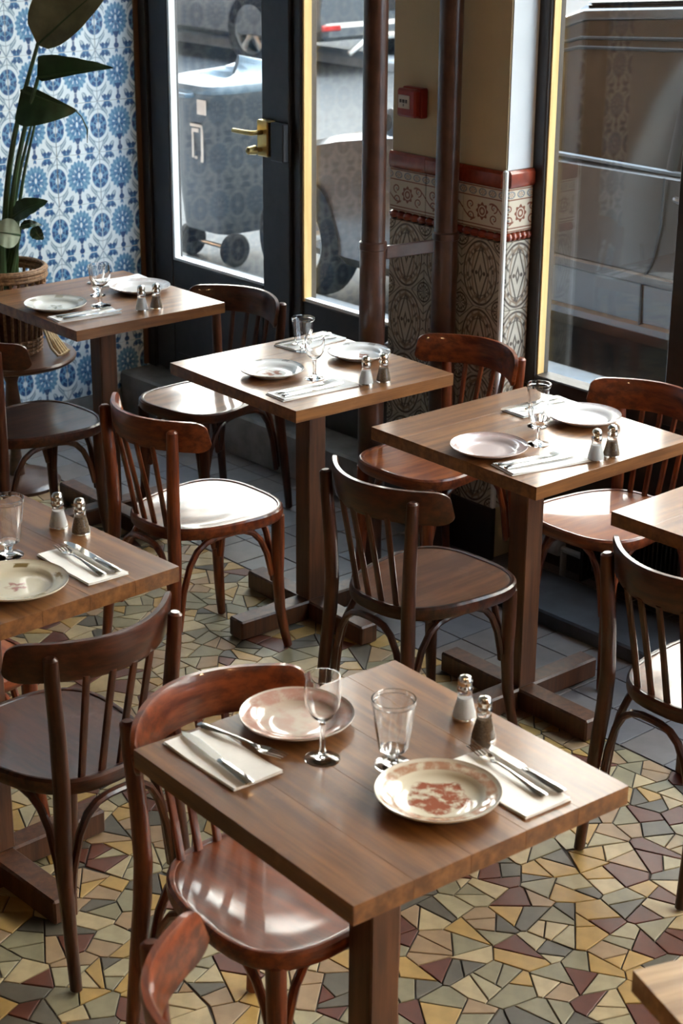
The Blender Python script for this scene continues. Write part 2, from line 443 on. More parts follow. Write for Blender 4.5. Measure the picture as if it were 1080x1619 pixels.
def scroll_tile_material(ax):
    """border tile: thin rosette band above a rust scroll with a flower"""
    m, nt, b = new_mat('rust_scroll_tile_' + ax)
    u, v = pattern_uv(nt, .163, .131, ax)
    base = (.56, .50, .40); rust = (.19, .055, .025); blue = (.16, .18, .22)
    c = base
    for y in (.47, .24, -.40, -.47): c = mixc(nt, v.line(y, .014, .01), c, rust)
    uu4 = (u * 4 + .5).frac() - .5
    r = ell(uu4, v, 0, .355, .40, .085); a = ang(uu4, (v - .355) * 4.5, 0, 0)
    c = mixc(nt, r.line(.85, .14, .1), c, blue); c = mixc(nt, (a * 6).cos().ss(0, .6) * r.lt(.6, .1), c, rust)
    # scroll
    au = u.abs()
    rf = ell(u, v, 0, -.08, .155, .20); af = ang(u, (v + .08) * .8, 0, 0)
    c = mixc(nt, (rf - (af * 8).cos() * .12).lt(.9, .08), c, rust); c = mixc(nt, (rf.line(.55, .08, .05)), c, base)
    c = mixc(nt, rf.lt(.25, .1), c, base)
    for cu, cv, sg in ((.30, .03, 1), (.30, -.22, -1)):
        dx = (au - cu) / .105; dy = (v - cv) / .115
        rr = (dx * dx + dy * dy).sqrt(); aa = dx.m('ARCTAN2', dy)
        sp = (rr - (aa * (sg / (2 * PI)) + .5) * .55 - .38).abs().lt(.13, .06)
        c = mixc(nt, sp * rr.lt(1.15, .05), c, rust); c = mixc(nt, rr.lt(.16, .06), c, blue)
    st = (v + .08 - (u * 2 * PI).sin() * .20).abs().lt(.022, .015) * au.ss(.15, .2)
    c = mixc(nt, st, c, rust)
    nt.links.new(c, b.inputs['Base Color']); setp(b, Roughness=.3)
    return m
M_bluetile = blue_tile_material()
M_ptile = {a: pillar_tile_material(a) for a in 'xy'}
M_scroll = {a: scroll_tile_material(a) for a in 'xy'}
M_grout = plain('pale_grout', (.50, .56, .60), .9, var=.05)
M_greygrout = plain('grey_floor_grout', (.10, .085, .07), .9, var=.3, scale=30)
MOSAIC = [((.47, .385, .25), 8), ((.38, .335, .23), 6), ((.25, .225, .155), 8), ((.115, .102, .086), 6), ((.43, .28, .10), 7), ((.120, .036, .020), 6), ((.34, .235, .15), 6)]
M_mosaic = [plain('mosaic_marble_%s' % n, (c[0] * .93, c[1] * .87, c[2] * .73), .42, spec=.4, var=.14, scale=22) for n, (c, _) in zip(('cream', 'sand', 'olive', 'slate', 'ochre', 'maroon', 'rose'), MOSAIC)]
M_square = [plain('square_tile_' + n, c, .42, var=.14, scale=16, bmp=.05) for n, c in (('slate', (.128, .118, .122)), ('stone', (.165, .15, .145)), ('umber', (.15, .125, .115)))]

# ================================================================== THE ROOM
XW, YF, XE, YB, ZC = -5.67, 3.95, 2.6, -3.2, 3.1
floor = struct(box_obj('floor', (XW - .15, YB, -.14), (XE, 4.02, -.004), M_greygrout))
ceil = struct(box_obj('ceiling', (XW - .15, YB, ZC), (XE, 4.12, ZC + .1), M_ceiling))
wall_left = struct(box_obj('wall_left', (XW - .15, YB, -.004), (XW - .008, 4.12, ZC), M_grout))
wall_back = struct(box_obj('wall_back', (XW, YB - .1, -.004), (XE, YB, ZC), M_panel))
wall_right = struct(box_obj('wall_right', (XE, YB, -.004), (XE + .1, 4.12, ZC), M_panel))
wall_front = struct(box_obj('wall_front', (XW, 3.96, 2.78), (XE, 4.12, ZC), M_plaster_shade))

# blue flower tiles on the left wall: every tile a piece, with open joints
tme = MB().box((0, 0, 0), (.012, .1868, .1858), .0012).mesh('tile', M_bluetile, False)
for j in range(15):
    for k in range(12):
        yc, zc = 3.848 - .188 * j, .926 + .187 * (k - 4)
        if zc - .094 < 0: continue
        place('tile', tme, wall_left, (XW - .006 + random.uniform(-.0006, .0006), yc, zc))
box_obj('skirting', (XW - .008, 1.1, -.004), (XW + .006, 3.8, .082), M_stone, wall_left)
box_obj('edge_strip', (XW - .008, 3.925, .165), (XW + .006, 3.950, 2.78), M_brownstrip, wall_left, .002)

# stone kerb under the door and sidelight, dark panelling under the windows
kerb = struct(box_obj('trim_1', (XW, 3.807, -.004), (-4.113, 4.03, .160), M_stone, None, .008))
apron = struct(box_obj('trim_2', (-3.625, 3.925, -.004), (XE, 4.05, .56), M_frame))
plinth = struct(box_obj('trim_3', (-3.40, 3.56, -.004), (-1.2, 3.80, .045), plain('dark_slate_plinth', (.050, .054, .064), .5, var=.4, scale=9), None, .006))

for x, y, lb in ((1.35, 3.05, 'added warm fill lamp, out of view near the front windows'), (1.2, 1.3, 'added warm fill lamp, out of view in the middle of the room'), (-.6, -.9, 'added warm fill lamp, out of view further back in the room')):
    t = thing('fill_lamp', lb, 'lamp', (x, y, ZC - .001), 0, 'added fill lamps')  # hanging lamps added out of view to give the room warm fill light
    MB().tube([(0, 0, 0), (0, 0, -.45)], .006, 8).obj('cord', M_black, t)
    MB().lathe([(.03, -.44), (.06, -.46), (.16, -.60), (.155, -.60), (.055, -.47), (.03, -.45)], 28).obj('shade', M_black, t)
    ld = bpy.data.lights.new('fill_bulb', 'POINT'); ld.energy = 60 if y > 3 else 38 if y > 1 else 12; ld.color = (1.0, .62, .30); ld.shadow_soft_size = .05
    lo = bpy.data.objects.new('fill_bulb', ld); COL.objects.link(lo); lo.parent = t; lo.location = (0, 0, -.58)

# ------------------------------------------------------------------ door and windows
def frame_obj(name, rects, y0, y1, parent=None, bev=.004, m=None):
    mb = MB()
    for x0, x1, z0, z1 in rects: mb.box(((x0 + x1) / 2, (y0 + y1) / 2, (z0 + z1) / 2), (x1 - x0, y1 - y0, z1 - z0), bev)
    return mb.obj(name, m or M_frame, parent, smooth=False)
def pane_obj(x0, x1, z0, z1, y, parent):
    return box_obj('pane', (x0, y, z0), (x1, y + .005, z1), M_pane, parent)
GB, GT = .612, 2.25
door = struct(frame_obj('door_1', [(-5.615, -5.498, .165, GT + .1), (-4.946, -4.866, .165, GT + .1), (-5.498, -4.946, .165, GB), (-5.498, -4.946, GT, GT + .1)], 3.955, 4.005))
frame_obj('kick_panel', [(-5.47, -4.975, .25, .52)], 3.948, 3.957, door, .003)
pane_obj(-5.50, -4.944, GB, GT, 3.985, door)
box_obj('glazing_bead', (-5.498, 3.957, GB), (-5.486, 3.984, GT), M_whitebead, door)
box_obj('glazing_bead', (-5.486, 3.957, GB), (-4.946, 3.984, GB + .010), M_whitebead, door)
jamb = struct(frame_obj('trim_4', [(XW + .002, -5.619, .160, 2.78), (-4.862, -4.722, .160, 2.78), (-5.62, -4.86, GT + .105, GT + .19), (-5.62, -4.86, 2.70, 2.78)], 3.945, 4.02))
frame_obj('rebate', [(-4.835, -4.765, .160, 2.70)], 3.930, 3.946, jamb, .003)
pane_obj(-5.62, -4.86, GT + .19, 2.70, 3.985, jamb)
# the lock: box, brass plate, lever and knob, all parts of the door
box_obj('lock_box', (-4.835, 3.902, 1.083), (-4.765, 3.929, 1.215), M_black, jamb, .004)
lk = box_obj('lock_plate', (-4.925, 3.915, 1.088), (-4.866, 3.955, 1.213), M_brass, door, .004)
hd = MB().tube([(-4.897, 3.92, 1.172), (-4.897, 3.885, 1.172), (-4.905, 3.872, 1.172), (-4.93, 3.868, 1.172), (-5.0, 3.870, 1.171)], [.0085, .0085, .009, .0085, .008], 12).obj('door_handle', M_brass, door)
kb = MB().tube([(-4.902, 3.916, 1.112), (-4.905, 3.890, 1.112)], [.008, .009], 12).tube([(-4.905, 3.892, 1.112), (-4.907, 3.862, 1.112)], [.017, .013], 16).obj('door_knob', M_brass, door)

win1 = struct(frame_obj('window_1', [(-4.722, -4.113, .160, GB - .012), (-4.722, -4.113, 2.70, 2.78), (-4.150, -4.105, GB - .012, 2.70)], 3.955, 4.005))
pane_obj(-4.722, -4.15, GB - .012, 2.70, 3.985, win1)
box_obj('yellow_bead', (-4.722, 3.953, GB - .012), (-4.712, 3.986, 2.70), M_bead, win1)
box_obj('glazing_bead', (-4.712, 3.957, GB - .012), (-4.15, 3.984, GB - .001), M_whitebead, win1)

xs = [(-3.579, -3.075), (-2.962, -1.62), (-1.50, -.16), (-.04, 1.18), (1.30, 2.45)]
for i, (a, b) in enumerate(xs):
    fr = [(-3.625 if i == 0 else a - .03, a, .56, 2.78), (b, b + (.113 if i == 0 else .09), .56, 2.78), (a, b, .535, .594), (a, b, 2.70, 2.78)]
    wn = struct(frame_obj('window_%d' % (i + 2), fr, 3.922, 3.99))
    pane_obj(a, b, .594, 2.70, 3.962, wn)
    box_obj('yellow_bead', (a, 3.934, .595), (a + .005, 3.961, 2.70), M_bead, wn)
    box_obj('sill', (a, 3.88, .520), (b, 3.925, .540), M_frame, wn, .004)

# ------------------------------------------------------------------ the pillar and its tiles
PX0, PX1, PY0, PY1 = -4.113, -3.625, 3.812, 3.985
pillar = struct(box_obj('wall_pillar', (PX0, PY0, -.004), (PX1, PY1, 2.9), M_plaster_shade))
box_obj('side_plaster', (PX1, PY0 + .004, 1.225), (PX1 + .004, 3.922, 2.9), M_plaster_lit, pillar)
tw = (PX1 - PX0) / 3
fr_big = MB().box((0, 0, 0), (tw - .0015, .012, .2085), .0015).mesh('line_tile', M_ptile['x'], False)
fr_scr = MB().box((0, 0, 0), (tw - .0015, .014, .131), .0015).mesh('scroll_tile', M_scroll['x'], False)
def cap_mesh(L, ax):
    prof = [(-.008, -.026), (.008, -.026), (.013, -.018), (.013, .016), (.006, .025), (-.008, .025)]
    return MB().prism([(-a if ax == 'y' else a, b) for a, b in prof], -L / 2, L / 2, 'x' if ax == 'y' else 'y').mesh('cap_tile', M_redtile)
def bead_mesh(L, ax):
    mb = MB(); n = 5
    for k in range(n):
        t = (k + .5) / n * L - L / 2
        pts = [(t - L / n * .5, 0, 0), (t - L / n * .3, 0, 0), (t, 0, 0), (t + L / n * .3, 0, 0), (t + L / n * .5, 0, 0)]
        if ax == 'x': pts = [(p[1], p[0], 0) for p in pts]
        mb.tube(pts, [.009, .0125, .014, .0125, .009], 8, round_end=False)
    return mb.mesh('bead_tile', M_redtile)
capf, beadf = cap_mesh(tw - .002, 'y'), bead_mesh(tw - .002, 'y')
for i in range(3):
    x = PX0 + tw * (i + .5)
    place('cap_tile', capf, pillar, (x, PY0 - .005, 1.199))
    place('scroll_tile', fr_scr, pillar, (x, PY0 - .004, 1.106))
    place('bead_tile', beadf, pillar, (x, PY0 - .004, 1.026))
    for k in range(4): place('line_tile', fr_big, pillar, (x, PY0 - .004, 1.012 - .21 * (k + .5)))
sl = 3.920 - PY0
sd_big = MB().box((0, 0, 0), (.012, sl - .006, .2085), .0015).mesh('line_tile', M_ptile['y'], False)
sd_scr = MB().box((0, 0, 0), (.014, sl - .006, .131), .0015).mesh('scroll_tile', M_scroll['y'], False)
ym = PY0 + sl / 2 + .003
place('cap_tile', cap_mesh(sl - .006, 'x'), pillar, (PX1 + .005, ym, 1.199))
place('scroll_tile', sd_scr, pillar, (PX1 + .004, ym, 1.106))
place('bead_tile', bead_mesh(sl - .006, 'x'), pillar, (PX1 + .004, ym, 1.026))
for k in range(4): place('line_tile', sd_big, pillar, (PX1 + .004, ym, 1.012 - .21 * (k + .5)))
box_obj('corner_bead', (PX1 - .004, PY0 - .012, .172), (PX1 + .012, PY0 + .004, 1.226), M_whitebead, pillar, .004)
box_obj('base_board', (PX0 - .002, PY0 - .014, -.004), (PX1 + .012, PY0 + .004, .172), M_frame, pillar, .003)

# red break-glass alarm on the pillar
al = thing('fire_alarm', 'small red fire alarm box on the cream pillar between the two pipes', 'alarm', (-4.002, PY0, 1.383))
MB().box((0, -.015, 0), (.088, .028, .090), .004).obj('back_box', M_red, al, smooth=False)
MB().box((0, -.042, 0), (.082, .026, .084), .006).obj('front_cover', M_red, al, smooth=False)
pl = MB().box((-.006, -.056, .004), (.050, .003, .040), .001).obj('white_plate', M_label, al, smooth=False)
MB().box((-.019, -.0582, .006), (.008, .001, .010)).box((-.006, -.0582, .006), (.009, .001, .010)).box((.006, -.0582, .006), (.007, .001, .010)).box((-.006, -.0582, -.006), (.003, .001, .007)).obj('printed_mark', M_ink, pl, smooth=False)

# two brown pipes in front of the pillar, tied by one flat bracket
def pipe(x, y, label):
    t = thing('drain_pipe', label, 'pipe', (x, y, 0), 0, 'brown pipes by the pillar')
    MB().lathe([(0, 1.0), (.0355, 1.0), (.0355, ZC - .002), (0, ZC - .002)], 28).obj('upper_pipe', M_pipe, t)
    MB().lathe([(0, .0), (.039, .0), (.039, 1.0), (.0415, 1.003), (.0415, 1.022), (.036, 1.026), (0, 1.026)], 28).obj('lower_pipe', M_pipe, t)
    return t
p1 = pipe(-3.845, 3.490, 'brown pipe nearer the tables, standing left of the fire alarm')
p2 = pipe(-3.808, 3.752, 'brown pipe against the pillar, right of the fire alarm')
MB().box((.018, .131, .985), (.012, .175, .040), .003, rz=-.14).obj('bracket', M_pipe, p1, smooth=False)
cd = MB().tube([(-4.124, 3.83, 2.9), (-4.124, 3.83, 1.3), (-4.124, 3.83, .62), (-4.124, 3.82, .60), (-4.118, 3.80, .592), (-4.108, 3.79, .60)], .007, 8).obj('cable_conduit', M_greyplastic)
tag(cd, 'thin grey conduit running down the tiled pillar behind the pipe', 'conduit')

# low heater under the window
ht = thing('convector_heater', 'low black finned heater on the floor under the right window', 'heater', (-2.5, 3.838, .045))
MB().box((0, .03, .24), (1.5, .10, .06), .008).box((0, .06, .13), (1.5, .04, .22), .004).box((-.745, .02, .13), (.012, .11, .26), .003).box((.745, .02, .13), (.012, .11, .26), .003).obj('casing', M_heater, ht, smooth=False)
mb = MB()
for i in range(92): mb.box((-.725 + .0159 * i, .005, .125), (.005, .06, .165))
g = mb.obj('fins', M_heater, ht, smooth=False); g['kind'] = 'stuff'
MB().tube([(-.93, .0, .065), (-.86, .0, .065)], .026, 14).tube([(-.86, 0, .065), (-.74, 0, .065)], .010, 10).tube([(-.845, 0, .065), (-.845, 0, -.04)], .010, 10).obj('valve', M_greyplastic, ht)
cb = MB()
for r, z in ((.055, .006), (.050, .016), (.058, .024)):
    cb.tube([(r * math.cos(a * PI / 9), r * .8 * math.sin(a * PI / 9), z) for a in range(19)], .0055, 6, round_end=False)
tag(cb.obj('cable_coil', M_cable, None, loc=(-3.70, 3.52, 0)), 'coil of black cable lying on the floor below the pillar', 'cable')

# ------------------------------------------------------------------ the floor tiles
def clip(poly, nx, ny, d):
    out = []
    for i in range(len(poly)):
        a, b = poly[i], poly[(i + 1) % len(poly)]
        da, db = a[0] * nx + a[1] * ny - d, b[0] * nx + b[1] * ny - d
        if da <= 0: out.append(a)
        if da * db < 0:
            t = da / (da - db); out.append((a[0] + (b[0] - a[0]) * t, a[1] + (b[1] - a[1]) * t))
    return out
def inset(poly, g):
    """move every edge of a convex polygon inwards by g"""
    A = sum(p[0] * q[1] - q[0] * p[1] for p, q in zip(poly, poly[1:] + poly[:1]))
    r = list(poly)
    for p, q in zip(poly, poly[1:] + poly[:1]):
        ex, ey = q[0] - p[0], q[1] - p[1]; L = math.hypot(ex, ey)
        if L < 1e-6: continue
        nx, ny = (ey / L, -ex / L) if A > 0 else (-ey / L, ex / L)
        r = clip(r, nx, ny, p[0] * nx + p[1] * ny - g)
        if len(r) < 3: return []
    return r
rng = random.Random(11)
YM = 3.17
cells = {}
G = .118
NX, NY = int(6.2 / G), int((YM - .0) / G) + 1
for i in range(NX):
    for j in range(NY):
        cells[i, j] = (-5.66 + G * (i + .5 + rng.uniform(-.46, .46)), .0 + G * (j + .5 + rng.uniform(-.46, .46)))
polys = []
for (i, j), (x, y) in cells.items():
    P = [(x - .2, y - .2), (x + .2, y - .2), (x + .2, y + .2), (x - .2, y + .2)]
    for di in range(-2, 3):
        for dj in range(-2, 3):
            q = cells.get((i + di, j + dj))
            if q and (di or dj):
                nx, ny = q[0] - x, q[1] - y
                P = clip(P, nx, ny, (q[0] ** 2 + q[1] ** 2 - x * x - y * y) / 2)
                if len(P) < 3: break
    P = clip(P, 0, 1, YM)
    if len(P) < 3: continue
    # merge very short edges so the stones look broken by hand
    Q = []
    for a, b in zip(P, P[1:] + P[:1]):
        if math.hypot(a[0] - b[0], a[1] - b[1]) > .010: Q.append(a)
    if len(Q) < 3: continue
    # broken by hand: split across the long side until the pieces are small
    parts = []; todo = [Q]
    while todo:
        q = todo.pop()
        if len(q) < 3: continue
        ar = abs(sum(p[0] * r[1] - r[0] * p[1] for p, r in zip(q, q[1:] + q[:1]))) / 2
        if ar < rng.uniform(.0034, .0068): parts.append(q); continue
        (ax_, ay_), (bx_, by_) = max(((p, r) for p in q for r in q), key=lambda e: math.hypot(e[0][0] - e[1][0], e[0][1] - e[1][1]))
        an = math.atan2(by_ - ay_, bx_ - ax_) + rng.uniform(-.55, .55); t = rng.uniform(.36, .64)
        nx, ny = math.cos(an), math.sin(an); d = nx * (ax_ + (bx_ - ax_) * t) + ny * (ay_ + (by_ - ay_) * t)
        todo += [clip(q, nx, ny, d), clip(q, -nx, -ny, -d)]
    for q in parts:
        q = inset(q, .0016)
        if len(q) >= 3: polys.append(q)
wts = [k for k, (_, n) in enumerate(MOSAIC) for _ in range(n)]
def proj_in(x, y):
    d = Vector((x, y, 0)) - Vector((0, 0, CH)); z = d.dot(fw)
    if z <= .1: return None
    px, py = 540 + FPX * d.dot(r2) / z, 809.5 - FPX * d.dot(u2) / z
    return z if -20 < px < 1100 and -20 < py < 1640 else None
near = []; rest = []
for q in polys:
    cx = sum(p[0] for p in q) / len(q); cy = sum(p[1] for p in q) / len(q)
    A = abs(sum(p[0] * r[1] - r[0] * p[1] for p, r in zip(q, q[1:] + q[:1]))) / 2
    z = proj_in(cx, cy); k = rng.choice(wts)
    (near if z else rest).append((A / (z or 1) ** 3, q, cx, cy, k))
near.sort(key=lambda t: -t[0])
rest += near[298:]; near = near[:298]
def slab(mb, q, ox, oy, dz, mi=0):
    n = len(q); top = inset(q, .0012)
    if len(top) != n: top = q
    V = [(x - ox, y - oy, -.0035) for x, y in q] + [(x - ox, y - oy, dz - .0008) for x, y in q] + [(x - ox, y - oy, dz) for x, y in top]
    F = [tuple(range(2 * n, 3 * n))]
    for a, b in ((0, n), (n, 2 * n)):
        F += [(a + i, a + (i + 1) % n, b + (i + 1) % n, b + i) for i in range(n)]
    mb.add(V, F, mi)
for _, q, cx, cy, k in near:
    mb = MB(); slab(mb, q, cx, cy, rng.uniform(-.0006, .0004))
    mb.obj('mosaic_stone', M_mosaic[k], floor, smooth=False, loc=(cx, cy, 0))
mb = MB()
for _, q, cx, cy, k in rest: slab(mb, q, 0, 0, rng.uniform(-.0006, .0004), k)
ms = mb.obj('mosaic_field', M_mosaic, floor, smooth=False); ms['kind'] = 'stuff'
SQ = .142
sqm = [MB().box((0, 0, -.002), (SQ - .0035, SQ - .0035, .004), .001).mesh('square_tile', m, False) for m in M_square]
sq_rest = []
for i in range(58):
    for j in range(6):
        x, y = XW + SQ * (i + .5), YM + .003 + SQ * (j + .5)
        if x > XE - .05 or y > 3.99: continue
        if proj_in(x, y) or proj_in(x + .1, y): place('square_tile', rng.choice(sqm), floor, (x, y, rng.uniform(-.0006, .0004)))
        else: sq_rest.append((x, y))
for j in range(1, 23):
    for i in range(58): sq_rest.append((XW + SQ * (i + .5), -SQ * (j - .5) - .003))
for i in range(20):
    for j in range(22): sq_rest.append((.59 + SQ * (i + .5), .0 + SQ * (j + .5)))
mb = MB()
for x, y in sq_rest: mb.box((x, y, -.002), (SQ - .0035, SQ - .0035, .004), 0, rng.randrange(3))
o = mb.obj('square_tile_field', M_square, floor, smooth=False); o['kind'] = 'stuff'

# ================================================================== CHAIRS
# local frame: x right, y forward (the way the sitter faces), z up
def sup(t, p): return math.copysign(abs(t) ** p, t)
def seat_outline(n=44, grow=0.0):
    out = []
    for k in range(n):
        a = 2 * PI * k / n
        y = sup(math.sin(a), .72) * .197; hw = .172 + .026 * (y / .197)
        x = sup(math.cos(a), .72) * hw
        d = math.hypot(x, y); out.append((x * (1 + grow / d), y * (1 + grow / d)))
    return out
def chair_meshes():
    m = {}
    HS = .424
    # seat: dished plywood with a moulded rim
    ol = seat_outline(); mb = MB(); rows = []
    for s, z in ((.04, -.006), (.35, -.0055), (.6, -.0042), (.8, -.002), (.90, 0), (.935, .0003)):
        rows.append([(x * s, y * s, HS + z) for x, y in ol])
    rows.append([(x * .935, y * .935, HS - .012) for x, y in ol]); rows.append([(x * .04, y * .04, HS - .012) for x, y in ol])
    mb.grid(rows, close=True); n = len(ol)
    mb.add(rows[0], [tuple(range(n))]); mb.add(rows[-1], [tuple(range(n))[::-1]])
    m['seat'] = mb
    mb = MB(); rows = []
    for g, z in ((-.0135, .0), (-.0125, .0025), (-.009, .0035), (-.003, .003), (.002, -.002), (.003, -.012), (.002, -.024), (-.002, -.030), (-.016, -.030), (-.0165, -.008), (-.0135, .0)):
        rows.append([(x, y, HS + z) for x, y in seat_outline(grow=g)])
    mb.grid(rows, close=True); m['seat_ring'] = mb
    # back posts that run on as the rear legs
    for s, k in ((1, 'R'), (-1, 'L')):
        pts = [(s * .1515, -.238, .006), (s * .150, -.228, .10), (s * .1455, -.212, .24), (s * .1375, -.203, .36), (s * .134, -.201, .44), (s * .138, -.203, .55), (s * .147, -.208, .66), (s * .150, -.210, .715)]
        m['rear_leg' + k] = MB().tube(pts, [.0125, .0135, .016, .0175, .0175, .0165, .0155, .0145], 12, flat=(1.08, .95), side=(0, 1, 0))
        pts = [(s * .136, .150, .398), (s * .136, .151, .32), (s * .135, .150, .22), (s * .138, .155, .12), (s * .146, .166, .04), (s * .151, .173, .004)]
        m['front_leg' + k] = MB().tube(pts, [.0185, .0185, .0170, .0150, .0128, .0118], 12)
    # curved top rail
    mb = MB(); W = .199; rows = []
    nS = 34
    for i in range(nS + 1):
        x = W * math.sin(PI / 2 * (2 * i / nS - 1)); y = -.236 + 2.75 * x * x
        tx, ty = 1, 5.5 * x; L = math.hypot(tx, ty); nx, ny = -ty / L, tx / L   # towards the sitter
        e = max(0, (abs(x) - (W - .030)) / .030)
        hh = .042 * (1 - .55 * (1 - math.sqrt(max(0, 1 - e * e))))
        zc = .695 + .002 * (1 - (x / W) ** 2); th = .0085 * (1 - .35 * e)
        sec = [(-1, -.82), (-.6, -1), (.6, -1), (1, -.82), (1, .82), (.6, 1), (-.6, 1), (-1, .82)]
        lean = .012
        rows.append([(x + nx * th * a, y + ny * th * a - lean * b * .5, zc + hh * b) for a, b in sec])
    mb.grid(rows, close=True); mb.add(rows[0], [tuple(range(8))]); mb.add(rows[-1], [tuple(range(8))[::-1]])
    m['top_rail'] = mb
    for k, x in enumerate((-.077, -.0255, .0255, .077)):
        ys = -.181 + .35 * x * x * 3; yr = -.236 + 2.75 * x * x
        m['spindle%d' % k] = MB().tube([(x * .88, ys, .418), (x * .92, ys * .6 + yr * .4, .52), (x, yr - .001, .664)], [.0095, .0092, .0088], 8, flat=(1.0, .62), side=(1, 0, 0), round_end=False)
    # bentwood braces under the seat, one per side
    def arch(a, b, top):
        pts = []
        for t in range(13):
            u = t / 12; s = u * 2 - 1
            sh = (1 - abs(s) ** 3.2)
            p = [a[i] + (b[i] - a[i]) * (u * .55 + .45 * (.5 - .5 * math.cos(PI * u)) if i < 2 else u) for i in range(3)]
            p[2] = a[2] * (1 - u) + b[2] * u; p[2] += (top - p[2]) * sh
            pts.append(tuple(p))
        return MB().tube(pts, .0085, 8, flat=(1, 1.1))
    for s, k in ((1, 'R'), (-1, 'L')):
        m['brace' + k] = arch((s * .1345, -.192, .150), (s * .129, .133, .225), .384)
    m['braceB'] = arch((-.131, -.203, .155), (.131, -.203, .155), .382)
    m['braceF'] = arch((-.118, .147, .20), (.118, .147, .20), .384)
    return m
CM = {k: v.mesh(k.rstrip('RLBF0123'), M_chair['dark']) for k, v in chair_meshes().items()}
def chair(pos, yaw, label, tone='dark', seat='brown'):
    t = thing('bistro_chair', label, 'chair', (pos[0], pos[1], 0), math.radians(yaw), 'bentwood bistro chairs')
    for k, me in CM.items():
        o = place(k.rstrip('RLBF0123'), me, t)
        o.material_slots[0].link = 'OBJECT'
        o.material_slots[0].material = M_seat[seat] if k == 'seat' else (M_rail if k in ('top_rail', 'seat_ring') else M_chair)[tone]
    return t
chair((-2.915, 2.847), 1.0, 'brown bentwood chair with its back to us, before the right-hand table with the pale plates', 'dark', 'brown')
chair((-3.685, 2.732), .7, 'bentwood chair, back to us, with a brightly shining seat, left of the middle table', 'red', 'brown')
chair((-2.815, 1.700), 93.9, 'dark bentwood chair with a scratched seat, pulled up to the table at the left edge', 'dark', 'dark')
chair((-3.292, 1.700), -89, 'red bentwood chair pushed under the far side of the table at the left edge', 'red', 'red')
chair((-2.112, 2.950), -3.1, 'dark bentwood chair at the right edge, back to us, with a shining pale seat', 'dark', 'brown')
chair((-2.096, 1.692), -86.8, 'red-brown bentwood chair tucked under the left side of the front table', 'red', 'mahogany')
chair((-3.575, 3.490), 182, 'red bentwood chair in front of the tiled pillar, facing the middle table', 'red', 'red')
chair((-2.930, 3.535), 181, 'red bentwood chair below the right window, facing the right-hand table', 'red', 'red')
chair((-4.495, 3.350), 189, 'dark bentwood chair before the door, its seat shining white', 'dark', 'brown')
chair((-4.625, 2.775), 2, 'dark bentwood chair before the round plant table, cut by the left edge', 'dark', 'dark')
chair((-1.512, 1.308), -25, 'red chair back poking up at the bottom edge, left of the front table post', 'red', 'red')

# ================================================================== TABLES
TH = .033
def table(cx, cy, yaw, grain, label, sx=.574, sy=.554, post=.062, off=(0, 0), top=None):
    t = thing('bistro_table', label, 'table', (cx, cy, 0), math.radians(yaw), 'square oak bistro tables')
    tp = MB().box((0, 0, .75 - TH + .006), (sx - .03, sy - .03, .012), 0).obj('tabletop', M_oakedge, t, smooth=False)
    n = 5
    L, Wd = (sx, sy) if grain == 'x' else (sy, sx)
    rz = 0 if grain == 'x' else PI / 2
    # mesh runs along local y so that the wood grain follows the board; turn it for x
    for i in range(n):
        wv = Wd / n
        me = MB().box((0, 0, 0), (wv - .0001, L, TH), .0004).mesh('plank', top or M_oak, False)
        at = -Wd / 2 + wv * (i + .5)
        loc = (at, 0, .75 - TH / 2) if grain == 'y' else (0, at, .75 - TH / 2)
        place('plank', me, tp, loc, (0, 0, 0 if grain == 'y' else PI / 2))
    MB().box((off[0], off[1], .39), (post, post, .656), .003).obj('post', M_post, t, smooth=False)
    MB().box((0, 0, .75 - TH - .012), (sx * .62, .07, .022), .003).obj('cleat', M_post, t, smooth=False)
    for a, Lb in ((0, .535), (PI / 2, .545)):
        z = .030 if a == 0 else .0305
        me = MB().box((0, 0, 0), (.062, Lb, .058), .005).mesh('foot_bar', M_post, False)
        place('foot_bar', me, t, (off[0], off[1], z), (0, 0, a + PI / 2))
    return t
TB = {1: (-1.858, 1.710, -2.9, 'x'), 2: (-3.664, 3.097, -1.6, 'y'), 3: (-2.874, 3.148, -.8, 'y'), 4: (-4.695, 3.093, -.6, 'y'),
      5: (-3.015, 1.678, 1.9, 'x'), 6: (-2.094, 3.160, .5, 'y')}
TL = {1: 'square oak table nearest to us, pink plate and floral plate on top',
      2: 'square oak table in the middle, its top glaring white with daylight', 3: 'square oak table on the right, below the window, pale pink plate on top',
      4: 'square oak table at the upper left, beside the blue tiled wall', 5: 'square oak table cut by the left edge, with a faceted goblet',
      6: 'bare square oak table corner entering at the right edge'}
for k, (x, y, a, g) in TB.items(): table(x, y, a, g, TL[k], off={5: (-.038, 0), 6: (0, .035)}.get(k, (0, 0)))
ca, sa = math.cos(math.radians(-20)), math.sin(math.radians(-20))
t7 = (-1.235 + .287 * ca - .277 * sa, 1.600 + .287 * sa + .277 * ca)
table(t7[0], t7[1], -20, 'y', 'pale oak table corner at the bottom right of the picture',
      top=wood('pale_oak_tabletop', (.24, .13, .045), (.48, .30, .13), (46, 3, 46), .45, coat=.3, spec=.35))

# ================================================================== TABLEWARE
ZT = .7502
